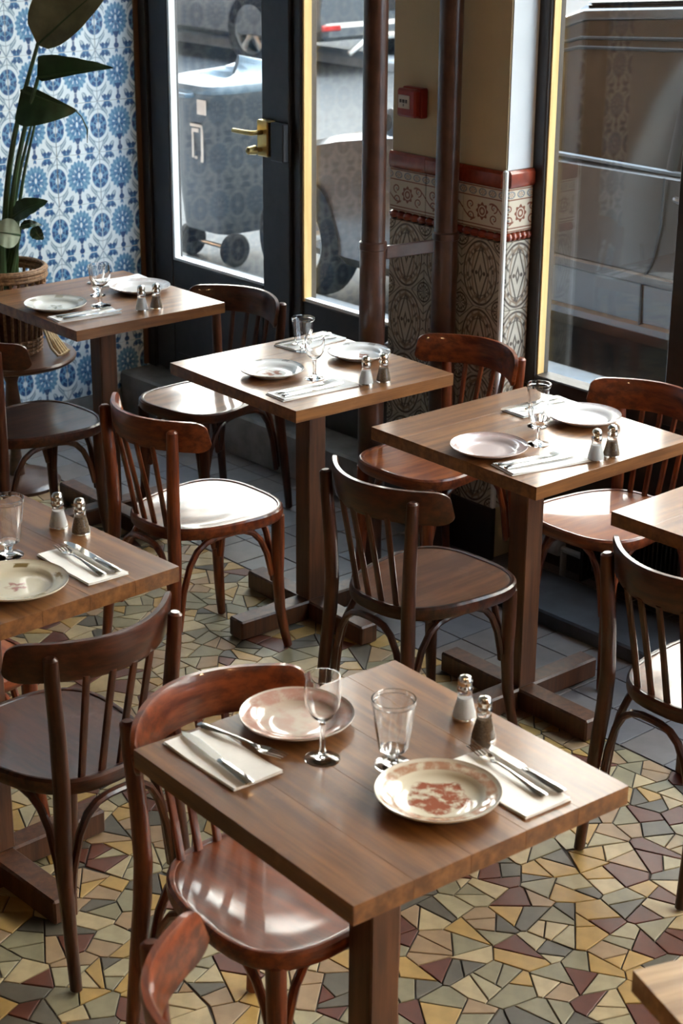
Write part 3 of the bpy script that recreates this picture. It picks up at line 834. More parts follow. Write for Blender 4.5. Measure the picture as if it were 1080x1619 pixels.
# --- plates
def plate_mesh(R):
    p = [(0, .004), (R * .40, .004), (R * .62, .0045), (R * .68, .008), (R * .74, .0125), (R * .86, .0150), (R * .985, .0185), (R, .0200), (R * 1.003, .0185), (R * .99, .0160), (R * .80, .0105), (R * .70, .0045), (R * .62, .000), (R * .58, .0), (R * .56, .0015), (0, .0015)]
    return MB().lathe(p, 56)
def plate_material(name, base, rim=None, rimw=(.72, .97), centre=None, edge=None, spots=None, mottle=None):
    """printed decoration by radius: rim band, centre motif, edge line"""
    m, nt, b = new_mat(name)
    t = nt.nodes.new('ShaderNodeTexCoord'); sp = nt.nodes.new('ShaderNodeSeparateXYZ'); nt.links.new(t.outputs['Object'], sp.inputs[0])
    x, y = N(nt, sp.outputs[0]) * 10, N(nt, sp.outputs[1]) * 10       # 1 = rim of a 20 cm plate
    r = (x * x + y * y).sqrt(); a = x.m('ARCTAN2', y)
    nz = N(nt, noise(nt, t.outputs['Object'], 55, 5, .65)); nz2 = N(nt, noise(nt, t.outputs['Object'], 24, 4, .6))
    c = base
    if mottle: c = mixc(nt, nz2.ss(.40, .62), c, mottle)
    if rim:
        band = r.ss(rimw[0] - .02, rimw[0] + .02) * r.ss(rimw[1] + .02, rimw[1] - .02)
        if spots:   # separate sprays on the rim
            band = band * ((a * spots).cos() + (nz - .5) * 2.2).ss(.55, .8)
        else:
            band = band * (nz + (a * 22).cos() * .04).ss(.30, .60) * .85
        c = mixc(nt, band, c, rim)
    if centre:
        col, rad = centre
        sh = (r + (a * 5).cos() * .06 + (nz - .5) * .35).ss(rad + .03, rad - .03)
        c = mixc(nt, sh * nz.ss(.38, .55) , c, col)
    if edge: c = mixc(nt, r.line(.96, .025, .015), c, edge)
    nt.links.new(c, b.inputs['Base Color']); setp(b, Roughness=.12); b.inputs['Coat Weight'].default_value = .4
    return m
PK = (.45, .24, .20)
MP = {'pink': plate_material('pink_mottled_plate', (.55, .47, .40), PK, (.66, .96), None, (.62, .56, .50), mottle=(.52, .36, .30)),
      'floral': plate_material('cream_plate_brown_print', (.62, .58, .47), (.36, .16, .09), (.74, .92), ((.30, .10, .06), .50), (.66, .62, .54)),
      'sprig': plate_material('cream_plate_small_sprigs', (.63, .58, .45), (.22, .15, .06), (.78, .92), ((.34, .16, .14), .20), (.68, .62, .50), 5),
      'motif': plate_material('white_plate_small_motif', (.82, .81, .79), (.45, .44, .42), (.80, .90), ((.35, .16, .12), .26), None, 7),
      'white': plate_material('plain_white_plate', (.80, .77, .75), (.62, .54, .52), (.80, .96)),
      'blush': plate_material('pale_pink_plate', (.60, .50, .48), (.52, .38, .36), (.74, .97)),
      'green': plate_material('white_plate_green_sprig', (.71, .70, .64), (.40, .36, .28), (.78, .92), ((.20, .20, .13), .22), None, 6)}
for kind, R, x, y, lb in (
    ('pink', .0965, -2.058, 1.710, 'pink mottled plate at the left of the front table'),
    ('floral', .0985, -1.720, 1.712, 'cream plate with a brown printed centre on the front table'),
    ('motif', .088, -3.685, 2.975, 'white plate with a small motif, nearer one on the middle table'),
    ('motif', .090, -3.662, 3.275, 'white plate with a small motif, on the window side of the middle table'),
    ('blush', .094, -2.838, 2.963, 'pale pink plate, nearer one on the right-hand table'),
    ('white', .094, -2.854, 3.325, 'plain white plate on the window side of the right-hand table'),
    ('green', .097, -4.684, 2.915, 'white plate with a dark sprig, nearer one on the table by the blue wall'),
    ('white', .099, -4.705, 3.250, 'white plate on the far side of the table by the blue wall'),
    ('sprig', .103, -2.852, 1.652, 'cream plate with tiny flowers, cut by the left edge')):
    o = plate_mesh(R).obj('dinner_plate', MP[kind], None, loc=(x, y, ZT), rot=(0, 0, random.uniform(-1, 1)), angle=50)
    tag(o, lb, 'plate', 'dinner plates')

# --- napkins, forks and knives
def napkin(cx, cy, L, Wd, ang_, label):
    t = thing('paper_napkin', label, 'napkin', (cx, cy, ZT), ang_, 'folded paper napkins')
    n = 10
    for k, (nm, z0, th, sx, dx) in enumerate((('lower_fold', 0, .0016, 1.0, 0), ('upper_fold', .0018, .0016, .985, .002))):
        rows = []
        for s in (1, -1):
            for i in range(n + 1):
                u = i / n - .5; row = []
                for j in range(5):
                    v = j / 4 - .5
                    lift = (.0022 * (abs(u) * 2) ** 3 + .0008 * math.sin(u * 9 + v * 4 + k)) * (1 if k else .25)
                    row.append((u * L * sx + dx, v * Wd * sx, z0 + max(0, lift) + (th if s > 0 else 0)))
                rows.append(row if s > 0 else row)
        mb = MB(); a, b = rows[:n + 1], rows[n + 1:]
        mb.grid(a); mb.grid(b)
        rim = [a[i][0] for i in range(n + 1)] + a[-1][1:] + [a[i][-1] for i in range(n - 1, -1, -1)] + a[0][-2:0:-1]
        rib = [b[i][0] for i in range(n + 1)] + b[-1][1:] + [b[i][-1] for i in range(n - 1, -1, -1)] + b[0][-2:0:-1]
        mb.grid([rim, rib], close=True)
        mb.obj(nm, M_napkin, t)
    return t
def fork_parts():
    # along +x: handle end at 0, tines end at .19
    hd = MB().tube([(.002, 0, .0020), (.02, 0, .0026), (.05, 0, .0042), (.085, 0, .0062), (.115, 0, .0058), (.132, 0, .0035)], [.0085, .0088, .0060, .0036, .0034, .0060], 10, flat=(1, .30), side=(0, 1, 0))
    rows = []
    for x, hw, z in ((.130, .0050, .0040), (.137, .0090, .0030), (.145, .0110, .0028), (.152, .0112, .0034)):
        rows.append([(x, hw * s, z + .0016 * abs(s) + d) for s, d in ((-1, 0), (-.5, 0), (0, 0), (.5, 0), (1, 0), (1, -.0018), (.5, -.0018), (0, -.0018), (-.5, -.0018), (-1, -.0018))])
    hb = MB().grid(rows, close=True); hb.add(rows[0], [tuple(range(10))]); hb.add(rows[-1], [tuple(range(10))])
    ti = [MB().tube([(.150, y, .0028), (.165, y, .0050), (.180, y * .97, .0068), (.189, y * .95, .0066)], [.0017, .0015, .0012, .0007], 6, round_end=False) for y in (-.0092, -.0031, .0031, .0092)]
    return hd, hb, ti
fh_, fb_, ft_ = fork_parts()
FM = [('handle', fh_.mesh('handle', M_chrome)), ('head', fb_.mesh('head', M_chrome))] + [('tine', t.mesh('tine', M_chrome)) for t in ft_]
kh = MB().tube([(.002, 0, .0042), (.03, 0, .0048), (.075, 0, .0042), (.092, 0, .0036)], [.0088, .0092, .0078, .0064], 10, flat=(1, .42), side=(0, 1, 0)).mesh('handle', M_chrome)
bl = MB().prism([(.090, -.0060), (.100, -.0085), (.17, -.0095), (.196, -.0060), (.207, .0030), (.200, .0075), (.100, .0075), (.090, .0060)], .0030, .0046, 'z').mesh('blade', M_chrome, False)
KM = [('handle', kh), ('blade', bl)]
def cutlery(kind, a, b, label, lift=.0055):
    """from handle end a to tip b"""
    an = math.atan2(b[1] - a[1], b[0] - a[0])
    t = thing('table_' + kind, label, kind, (a[0], a[1], ZT + lift), an, 'table %ss' % ('knive' if kind == 'knife' else kind))
    for nm, me in (FM if kind == 'fork' else KM): place(nm, me, t)
    return t
NAP = [
    (-2.041, 1.539, .198, .096, -.035, 'white napkin at the near left of the front table'),
    (-1.690, 1.826, .205, .096, -.06, 'white napkin at the right of the front table, under a fork and knife'),
    (-2.869, 1.817, .200, .094, -.03, 'white napkin with cutlery on the table at the left edge'),
    (-3.500, 2.965, .250, .082, 1.50, 'white napkin on the near side of the middle table'),
    (-3.868, 3.268, .205, .092, 1.62, 'white napkin on the window side of the middle table'),
    (-2.698, 2.996, .222, .090, 1.35, 'white napkin on the near side of the right-hand table'),
    (-3.000, 3.320, .200, .080, 1.52, 'white napkin on the window side of the right-hand table'),
    (-4.548, 2.932, .215, .080, 1.45, 'white napkin on the near side of the table by the blue wall'),
    (-4.850, 3.268, .195, .082, 1.50, 'white napkin on the far side of the table by the blue wall')]
for a in NAP: napkin(*a)
for kind, a, b, lb in (
    ('fork', (-2.150, 1.575), (-1.965, 1.606), 'fork lying face down on the near left napkin of the front table'),
    ('knife', (-1.935, 1.513), (-2.140, 1.536), 'knife lying along the near edge of the front table'),
    ('fork', (-1.612, 1.838), (-1.800, 1.862), 'fork on the right napkin of the front table, beside the printed plate'),
    ('knife', (-1.600, 1.866), (-1.800, 1.884), 'knife on the right napkin of the front table, outermost piece'),
    ('fork', (-2.785, 1.812), (-2.972, 1.824), 'fork on the napkin of the table at the left edge'),
    ('knife', (-2.775, 1.842), (-2.978, 1.850), 'knife on the napkin of the table at the left edge'),
    ('fork', (-3.520, 2.860), (-3.505, 3.045), 'fork on the near napkin of the middle table'),
    ('knife', (-3.485, 2.850), (-3.475, 3.055), 'knife on the near napkin of the middle table'),
    ('fork', (-3.850, 3.350), (-3.855, 3.165), 'fork on the window-side napkin of the middle table'),
    ('knife', (-3.885, 3.360), (-3.895, 3.155), 'knife on the window-side napkin of the middle table'),
    ('fork', (-2.745, 2.895), (-2.700, 3.080), 'fork on the near napkin of the right-hand table'),
    ('knife', (-2.712, 2.890), (-2.672, 3.090), 'knife on the near napkin of the right-hand table'),
    ('fork', (-2.990, 3.405), (-3.005, 3.220), 'fork on the window-side napkin of the right-hand table'),
    ('knife', (-3.018, 3.410), (-3.035, 3.208), 'knife on the window-side napkin of the right-hand table'),
    ('fork', (-4.570, 2.845), (-4.545, 3.030), 'fork on the near napkin of the table by the blue wall'),
    ('knife', (-4.530, 2.842), (-4.508, 3.045), 'knife on the near napkin of the table by the blue wall'),
    ('fork', (-4.838, 3.345), (-4.850, 3.160), 'fork on the far napkin of the table by the blue wall')):
    cutlery(kind, a, b, lb)

# --- glasses
def stem_glass(kind, x, y, H, label, R=.034):
    t = thing('wine_glass' if kind == 'wine' else 'faceted_goblet', label, 'glass', (x, y, ZT), random.uniform(0, .5), 'wine glasses' if kind == 'wine' else 'faceted goblets')
    fr = R * .96
    if kind == 'wine':
        zb = H * .46
        MB().lathe([(0, 0), (fr, 0), (fr, .0012), (fr * .55, .0035), (.008, .0075), (0, .0085)], 28).obj('foot', M_glass, t)
        MB().lathe([(0, .0085), (.0062, .0095), (.0042, .02), (.0040, zb * .7), (.0055, zb * .92), (0, zb)], 14).obj('stem', M_glass, t)
        out = [(0, zb), (.007, zb), (R * .62, zb + H * .07), (R * .93, zb + H * .19), (R * 1.0, zb + H * .32), (R * .97, zb + H * .45), (R * .95, H)]
        inn = [(r - .0014, z + (.0035 if i == 0 else 0)) for i, (r, z) in enumerate(out[1:])]
        MB().lathe(out + inn[::-1] + [(0, zb + .004)], 32).obj('bowl', M_glass, t)
    else:
        zb = H * .20
        fc = lambda a, z: 1 - .05 * (1 - abs(math.cos(a * 5))) * (1 if zb + .004 < z < H * .70 else 0)
        MB().lathe([(0, 0), (fr * .85, 0), (fr * .85, .002), (fr * .5, .0045), (.010, .008), (0, .009)], 28).obj('foot', M_glass, t)
        MB().lathe([(0, .009), (.0095, .0095), (.0075, zb * .55), (.0105, zb * .9), (0, zb)], 12).obj('stem', M_glass, t)
        out = [(0, zb), (.014, zb), (R * .66, zb + .006), (R * .74, zb + H * .2), (R * .85, zb + H * .42), (R * .95, H * .92), (R, H * .94), (R, H)]
        inn = [(r - .0022, z + (.006 if i == 0 else 0)) for i, (r, z) in enumerate(out[1:])]
        MB().lathe(out + inn[::-1] + [(0, zb + .006)], 40, facet=fc).obj('bowl', M_glass, t, angle=18)
    return t
for a in (
    ('wine', -1.936, 1.662, .148, 'round-bowled wine glass before the pink plate on the front table', .030),
    ('goblet', -1.848, 1.735, .118, 'faceted goblet in the middle of the front table', .036),
    ('goblet', -3.815, 3.195, .098, 'faceted goblet at the back of the middle table', .034),
    ('wine', -3.580, 3.040, .120, 'small wine glass between the plates of the middle table', .028),
    ('goblet', -2.900, 3.200, .112, 'faceted goblet at the back of the right-hand table', .031),
    ('wine', -2.802, 3.098, .100, 'small stemmed glass between the plates of the right-hand table', .028),
    ('wine', -4.623, 3.044, .132, 'wine glass on the table by the blue wall', .033),
    ('goblet', -4.740, 3.110, .100, 'low goblet behind the wine glass by the blue wall', .030),
    ('goblet', -3.011, 1.732, .126, 'faceted goblet cut by the left edge', .037)):
    stem_glass(*a)

# --- salt and pepper
def shaker_meshes(fill):
    d = {}
    d['glass_body'] = (MB().lathe([(0, .0), (.0190, 0), (.0200, .003), (.0192, .012), (.0155, .028), (.0122, .042), (.0118, .050), (.0128, .054), (0, .054)], 20, facet=lambda a, z: 1 + .025 * math.cos(a * 8)), M_glass)
    d['contents'] = (MB().lathe([(0, .004), (.0165, .004), (.0165, .012), (.0130, .028), (.0102, .040), (0, .041)], 20), fill)
    d['cap'] = (MB().lathe([(0, .0535), (.0132, .0535), (.0136, .058), (.0118, .062), (.0112, .064), (.0125, .068), (.0122, .073), (.0090, .0785), (.0045, .0805), (0, .081)], 20), M_chrome)
    d['base_rim'] = (MB().lathe([(.0188, 0), (.0206, .0), (.0208, .003), (.0198, .006), (.0188, .004), (.0188, 0)], 20), M_chrome)
    return {k: v[0].mesh(k, v[1]) for k, v in d.items()}
SMX = {'salt': shaker_meshes(M_salt), 'pepper': shaker_meshes(M_pepper)}
for kind, x, y, lb in (
    ('salt', -1.888, 1.936, 'front table'), ('pepper', -1.812, 1.905, 'front table'),
    ('salt', -3.447, 3.110, 'middle table'), ('pepper', -3.434, 3.162, 'middle table'),
    ('salt', -2.628, 3.112, 'right-hand table'), ('pepper', -2.624, 3.164, 'right-hand table'),
    ('salt', -4.488, 3.105, 'table by the blue wall'), ('pepper', -4.480, 3.155, 'table by the blue wall'),
    ('salt', -3.078, 1.895, 'table at the left edge'), ('pepper', -3.018, 1.912, 'table at the left edge')):
    t = thing(kind + '_shaker', 'glass %s shaker with a domed metal cap on the %s' % (kind, lb), 'shaker', (x, y, ZT), 0, kind + ' shakers')
    for k, me in SMX[kind].items(): place(k, me, t)
napkin(t7[0] - .16, t7[1] + .205, .2, .1, 1.2, 'white napkin on the table corner at the bottom right')
cutlery('knife', (t7[0] - .12, t7[1] + .08), (t7[0] - .17, t7[1] + .275), 'knife on the napkin at the bottom right corner')

# ================================================================== PLANT CORNER
SX, SY = -5.185, 3.035
st = thing('pedestal_table', 'small dark round pedestal table under the basket, by the blue wall', 'table', (SX, SY, 0))
MB().lathe([(0, .452), (.215, .452), (.224, .458), (.226, .466), (.222, .473), (0, .474)], 48).obj('round_top', M_darkround, st)
MB().lathe([(0, .02), (.030, .03), (.026, .07), (.018, .12), (.024, .20), (.033, .26), (.024, .33), (.020, .37), (.034, .41), (.036, .4515), (0, .4515)], 24).obj('turned_column', M_darkround, st)
MB().lathe([(0, 0), (.150, 0), (.152, .012), (.135, .024), (.06, .036), (0, .04)], 36).obj('round_foot', M_darkround, st)
BX, BY, BZ = SX - .029, SY + .018, .4745
bk = thing('wicker_basket', 'round open wicker basket holding the tall plant, on the round table', 'basket', (BX, BY, BZ))
nst = 30
for k in range(nst):
    a = 2 * PI * k / nst; c, s = math.cos(a), math.sin(a)
    MB().tube([(.105 * c, .105 * s, .004), (.118 * c, .118 * s, .12), (.134 * c, .134 * s, .278)], .0052, 6, round_end=False).obj('stake', M_wicker, bk)
def ring(mb, r, z, rad, n=40, wob=0, ph=0):
    mb.tube([(r * math.cos(2 * PI * k / n) * (1 + wob * (-1) ** k), r * math.sin(2 * PI * k / n) * (1 + wob * (-1) ** k), z) for k in range(n + 1)], rad, 7, round_end=False)
mb = MB()
for r, z in ((.1355, .276), (.138, .288), (.133, .293), (.137, .266)): ring(mb, r, z, .0075)
mb.obj('woven_rim', M_wicker, bk)
mb = MB()
for i in range(4): ring(mb, .106 + .0014 * i, .008 + .0135 * i, .0062, 60, .022, i)
mb.obj('woven_wall', M_wicker, bk)
mb = MB()
for r, z in ((.129, .228), (.131, .238)): ring(mb, r, z, .005)
mb.obj('woven_band', M_wicker, bk)
MB().lathe([(0, .002), (.098, .002), (.103, .10), (.112, .215), (.105, .222), (0, .232)], 30).obj('soil_ball', M_soil, bk)
mb = MB()
for k in range(4):
    a0 = .42 + .10 * k
    c, s = math.cos(a0), math.sin(a0)
    pts = [(.128 * c, .128 * s, .130), (.145 * c, .145 * s, .09), (.170 * c, .170 * s, .03), (.196 * c, .196 * s, .006), (.206 * c - .012 * s, .206 * s + .012 * c, .006), (.196 * c - .02 * s, .196 * s + .02 * c, .007), (.150 * c - .02 * s, .150 * s + .02 * c, .07), (.130 * c - .02 * s, .130 * s + .02 * c, .128)]
    mb.tube(pts, .0045, 7)
mb.obj('rope_loop', M_rope, bk)

plant = thing('potted_plant', 'tall green strelitzia with long bare stems and folded leaves in the basket', 'plant', (BX, BY, BZ + .233))
RGT = Vector((math.sin(YAW), -math.cos(YAW), 0)); AWY = Vector((math.cos(YAW), math.sin(YAW), 0))
def pw(px, z, dep=0.0):
    """a place in the plant's own frame: px right and z up as seen from the room, dep away from the room"""
    return RGT * px + AWY * dep + Vector((0, 0, z))
def stem(p0, p1, bow, r0=.011, r1=.005):
    pts = []
    for i in range(9):
        t = i / 8; pts.append(p0.lerp(p1, t) + RGT * bow * math.sin(PI * t))
    MB().tube([tuple(p) for p in pts], [r0 + (r1 - r0) * i / 8 for i in range(9)], 8).obj('stem', M_stem, plant)
def leaf(base, tip, width, fold, up_, droop=0.0, mat=None, wide=.35, curl=0.0, nseg=16, asym=1.0, flip=False):
    """leaf blade from base to tip, folded along its midrib, `up_` the way the upper side faces"""
    base = Vector(base); tip = Vector(tip); ax = tip - base; L = ax.length; ax.normalize()
    up_ = Vector(up_); up_ = (up_ - ax * up_.dot(ax)).normalized(); sd = ax.cross(up_)
    rows = []; ribs = 5
    for i in range(nseg + 1):
        t = i / nseg
        wv = width * (math.sin(PI * min(1, t ** wide if t else 0)) ** .75 if 0 < t < 1 else 0) + .0015
        cen = base + ax * (L * t) + up_ * (-droop * t * t + .02 * math.sin(PI * t))
        cw = curl * t; s2 = sd * math.cos(cw) + up_ * math.sin(cw); u3 = up_ * math.cos(cw) - sd * math.sin(cw)
        row = []
        for j in range(-ribs, ribs + 1):
            v = j / ribs
            if (v > 0) != flip: v *= asym
            row.append(tuple(cen + s2 * (wv * v * math.cos(fold)) + u3 * (abs(v) ** 1.2 * wv * math.sin(fold) + .003 * math.sin(t * 26) * abs(v))))
        rows.append(row)
    mb = MB().grid(rows)
    rows2 = [[tuple(Vector(p) - up_ * .0012) for p in r] for r in rows]
    mb.grid(rows2)
    o = mb.obj('leaf', mat or M_leaf, plant, angle=70)
    mid = MB().tube([tuple(base + ax * (L * i / 8) + up_ * (-droop * (i / 8) ** 2 + .02 * math.sin(PI * i / 8) - .001)) for i in range(9)], [.005 - .0005 * i for i in range(9)], 6).obj('midrib', M_stem, o)
    return o
TOW = -AWY
stem(pw(.0, 0), pw(.152, .796), -.040, .014, .006); stem(pw(.015, .0, -.02), pw(.150, .69, -.02), -.030, .013, .006); stem(pw(.02, 0, .02), pw(.118, .54), -.025, .010, .004)
stem(pw(.03, 0, .03), pw(.126, .535, .01), -.02, .009, .004); stem(pw(-.025, 0), pw(-.07, .75), .02, .018, .008); stem(pw(-.03, 0, .03), pw(-.13, .70, .03), .01, .016)
stem(pw(.0, 0, -.03), pw(.055, .25, -.03), .01, .016, .007); stem(pw(-.015, 0, -.045), pw(-.03, .5, -.04), .01, .020, .010); stem(pw(.018, 0, -.04), pw(.068, .20, -.04), .0, .014, .005); stem(pw(-.005, 0, -.05), pw(.01, .19, -.06), .0, .020, .010)
UP = Vector((0, 0, 1))
leaf(pw(.150, .790), pw(.43, 1.02, -.03), .115, .20, TOW + UP * .25, .0, wide=.66, mat=M_leafdull, asym=.5)
leaf(pw(.146, .688, -.02), pw(.400, .722, -.04), .066, .25, TOW + UP * .3, -.012, wide=.34, asym=.22, curl=.35)
leaf(pw(.088, .645), pw(.272, .585, -.02), .105, .20, TOW + UP * .1, .0, wide=.42, asym=.22, flip=True)
MB().tube([tuple(pw(.262, .590, -.02)), tuple(pw(.285, .565, -.02)), tuple(pw(.302, .525, -.02)), tuple(pw(.300, .480, -.02))], [.003, .002, .003, .001], 6).obj('leaf', M_leaf, plant)
leaf(pw(.045, .235, -.03), pw(.165, .293, -.05), .034, .3, TOW + UP * .6, .0, wide=.7)
leaf(pw(.070, .180, -.06), pw(-.03, .200, -.09), .048, .15, TOW + UP * .3, .0, M_leafback, wide=.75)
leaf(pw(.066, .200, -.03), pw(.135, .212, -.03), .014, .3, TOW + UP * .6, .01, wide=.7)
leaf(pw(.110, .205, -.03), pw(.140, .160, -.03), .022, .3, TOW, .0, wide=.7)
leaf(pw(-.13, .69, .03), pw(-.33, .95, .02), .08, .5, TOW + RGT * .2, .02, wide=.6)
leaf(pw(-.07, .74), pw(-.16, 1.10), .09, .5, TOW, .02, wide=.6)

# ================================================================== THE STREET
M_stucco = plain('pale_stucco', (.66, .635, .59), .85, var=.06, scale=.6)
M_brownfront = plain('brown_stone_front', (.15, .085, .045), .8, var=.3, scale=1.2)
upper = struct(box_obj('upper_storeys', (-45, -9, 3.25), (14, 4.1, 14.5), M_brownfront))
for a, b in ((-45, XW - .15), (XE + .1, 14)): struct(box_obj('neighbour_front', (a, -9, -.1), (b, 4.1, 3.25), M_brownfront))
opp = struct(box_obj('opposite_house', (-60, 16.5, -.1), (20, 26, 15), M_stucco))
mb = MB()
for i in range(26):
    for k in range(4): mb.box((-58 + 3 * i, 16.5, 4.2 + 3.3 * k), (1.1, .16, 1.9), .02)
mb.obj('shuttered_windows', plain('pale_shutter', (.40, .42, .42), .6), opp, smooth=False)
ground = struct(box_obj('street', (-45, 4.12, -.3), (14, 42, 0.0), M_asphalt))
pv = struct(box_obj('pavement', (-45, 4.03, -.1), (14, 5.50, .055), M_pavement, None, .01))
facade = struct(frame_obj('facade_base', [(XW, -4.113, -.1, .14), (-3.625, XE, -.1, .54)], 4.052, 4.10, None, .0, M_stone))
kb2 = struct(box_obj('far_kerb', (-45, 11.9, -.05), (14, 12.25, .10), M_pavement, None, .02))

def wheel(parent, x, y, z, R, side=-1):
    t = MB().lathe([(R * .66, -.09), (R * .93, -.10), (R, -.07), (R, .07), (R * .93, .10), (R * .66, .09)], 40).obj('tyre', M_tyre, parent, loc=(x, y, z), rot=(PI / 2, 0, 0))
    mb = MB().lathe([(R * .70, .02), (R * .68, .075), (R * .63, .085), (R * .60, .04), (R * .60, .0)], 40)
    mb.lathe([(0, .065), (R * .13, .06), (R * .16, .03), (0, .02)], 16)
    for k in range(5):
        a = 2 * PI * k / 5 + .3
        c, s = math.cos(a), math.sin(a)
        mb.tube([(R * .10 * c, R * .10 * s, .05), (R * .38 * c, R * .38 * s, .058), (R * .63 * c, R * .63 * s, .055)], [R * .10, R * .085, R * .11], 8, flat=(.35, 1), side=(0, 0, 1))
    mb.obj('rim', M_alloy, parent, loc=(x, y, z), rot=(PI / 2, 0, 0))
    return t
def car_body(parent, sections, mat, name='body'):
    """sections along x: (x, half width at sill, at belt, z sill, z belt) lofted with rounded edges, then mirrored"""
    rows = []
    for x, hs, hb, z0, z1, crown in sections:
        zb = z0 + (z1 - z0) * .55
        prof = [(-hs * .92, z0), (-hs, z0 + .06), (-hs * 1.01, z0 + (z1 - z0) * .35), (-hb, zb + (z1 - zb) * .55), (-hb * .985, z1 - .03), (-hb * .93, z1), (-hb * .5, z1 + crown * .8), (0, z1 + crown)]
        full = prof + [(-a, b) for a, b in prof[-2::-1]]
        rows.append([(x, a, b) for a, b in full])
    mb = MB().grid(rows, close=True); n = len(rows[0])
    mb.add(rows[0], [tuple(range(n))]); mb.add(rows[-1], [tuple(range(n))[::-1]])
    return mb.obj(name, mat, parent, angle=28)

# the dark family car parked along the pavement, seen through all the panes
car = thing('parked_car', 'dark taupe car parked right outside, filling the right window', 'car', (-4.6, 6.39, 0))
X = lambda x: x + 4.6
car_body(car, [(X(-6.86), .60, .58, .30, .56, .0), (X(-6.83), .76, .70, .24, .66, .01), (X(-6.70), .84, .80, .22, .74, .015), (X(-6.40), .865, .84, .20, .815, .02), (X(-6.05), .87, .86, .20, .875, .025), (X(-5.80), .87, .865, .20, .905, .02),
               (X(-4.4), .87, .870, .20, .925, .0), (X(-3.2), .87, .865, .20, .94, .0), (X(-2.75), .84, .83, .22, .95, .0), (X(-2.60), .76, .74, .28, .93, .0)], M_carpaint)
cab = [(X(-5.85), .84, .80, .90, .93), (X(-5.45), .835, .74, .91, 1.26), (X(-5.05), .83, .69, .92, 1.50), (X(-4.4), .83, .68, .92, 1.555), (X(-3.4), .83, .68, .93, 1.54), (X(-2.95), .82, .68, .93, 1.44), (X(-2.62), .78, .68, .92, .99)]
rows = []
for x, hb, hr, z0, z1 in cab:
    prof = [(-hb, z0), (-(hb * .45 + hr * .55), z0 + (z1 - z0) * .60), (-hr, z1 - .055 * (z1 - z0 > .2)), (-hr * .9, z1), (0, z1 + .025)]
    rows.append([(x, a, b) for a, b in prof + [(-a, b) for a, b in prof[-2::-1]]])
MB().grid(rows).obj('cabin_glass', M_carglass, car, angle=30)
mb = MB()
rr = [[(x, -hr * .93, z1 + .004), (x, -hr * .6, z1 + .022), (x, 0, z1 + .034), (x, hr * .6, z1 + .022), (x, hr * .93, z1 + .004)] for x, hb, hr, z0, z1 in cab[2:6]]
mb.grid(rr); mb.grid([[(a, b, c - .012) for a, b, c in r] for r in rr]); mb.obj('roof', M_carpaint, car, angle=30)
def cab_side(x, f):
    """point on the outer side of the cabin, f = 0 at the belt, 1 at the roof edge"""
    for (xa, ha, ra, za, ta), (xb, hb, rb, zb, tb) in zip(cab, cab[1:]):
        if xa <= x <= xb:
            t = (x - xa) / (xb - xa)
            h, r, z0, z1 = ha + (hb - ha) * t, ra + (rb - ra) * t, za + (zb - za) * t, ta + (tb - ta) * t - .05
            mid = (h * .45 + r * .55, z0 + (z1 + .05 - z0) * .60)
            if f < .6: k = f / .6; return (x, -(h + (mid[0] - h) * k), z0 + (mid[1] - z0) * k)
            k = (f - .6) / .4; return (x, -(mid[0] + (r - mid[0]) * k), mid[1] + (z1 - mid[1]) * k)
rail = [cab_side(X(-5.8 + .1 * i), 1) for i in range(29)]
MB().tube([(a, b - .006, c + .006) for a, b, c in rail], .024, 8, flat=(1, .7)).obj('roof_rail', M_carpaint, car)
for f in (.74, .82): MB().tube([(a, b - .005, c) for a, b, c in (cab_side(X(-5.2 + .1 * i), f) for i in range(23))], .007, 6).obj('door_top', M_black, car)
for x, wd in ((-5.42, .03), (-4.40, .055), (-3.45, .06)):
    MB().tube([(p[0], p[1] - .004, p[2]) for p in (cab_side(X(x), k / 6) for k in range(7))], wd / 2, 6, flat=(1, .25), side=(1, 0, 0), round_end=False).obj('window_pillar', M_black, car)
MB().tube([(p[0], p[1] - .006, p[2] - .004) for p in (cab_side(X(-5.7 + .1 * i), 0) for i in range(30))], .010, 6).obj('chrome_strip', M_suvpaint, car)
MB().box((X(-4.45), -.883, .49), (2.3, .02, .045), .008).obj('rub_strip', M_carpaint, car, smooth=False)
MB().box((X(-4.45), -.872, .285), (2.5, .03, .05), .012).obj('sill_moulding', M_carpaint, car, smooth=False)
MB().tube([(X(-4.40), -.874, .90), (X(-4.395), -.883, .72), (X(-4.42), -.884, .58), (X(-4.47), -.884, .47), (X(-4.47), -.880, .30)], .0055, 6).tube([(X(-5.55), -.87, .88), (X(-5.56), -.881, .60), (X(-5.52), -.879, .28)], .0055, 6).obj('door_gap', M_black, car)
MB().tube([(X(-4.33), -.885, .83), (X(-4.30), -.905, .83), (X(-4.16), -.905, .83), (X(-4.13), -.885, .83)], .012, 8).obj('door_handle', M_carpaint, car)
MB().tube([(X(-5.70), -.86, .955), (X(-5.74), -.93, .96)], .02, 8).tube([(X(-5.78), -.93, .965), (X(-5.75), -1.08, .975)], [.055, .05], 12, flat=(1.2, .8)).obj('wing_mirror', M_black, car)
wheel(car, X(-6.62), -.80, .29, .29); wheel(car, X(-3.30), -.80, .30, .30); wheel(car, X(-6.62), .80, .29, .29); wheel(car, X(-3.30), .80, .30, .30)
MB().tube([(X(-6.80), -.70, .62), (X(-6.78), -.74, .64), (X(-6.68), -.80, .66)], [.04, .06, .035], 10, flat=(1, .7)).obj('headlamp', M_chrome, car)

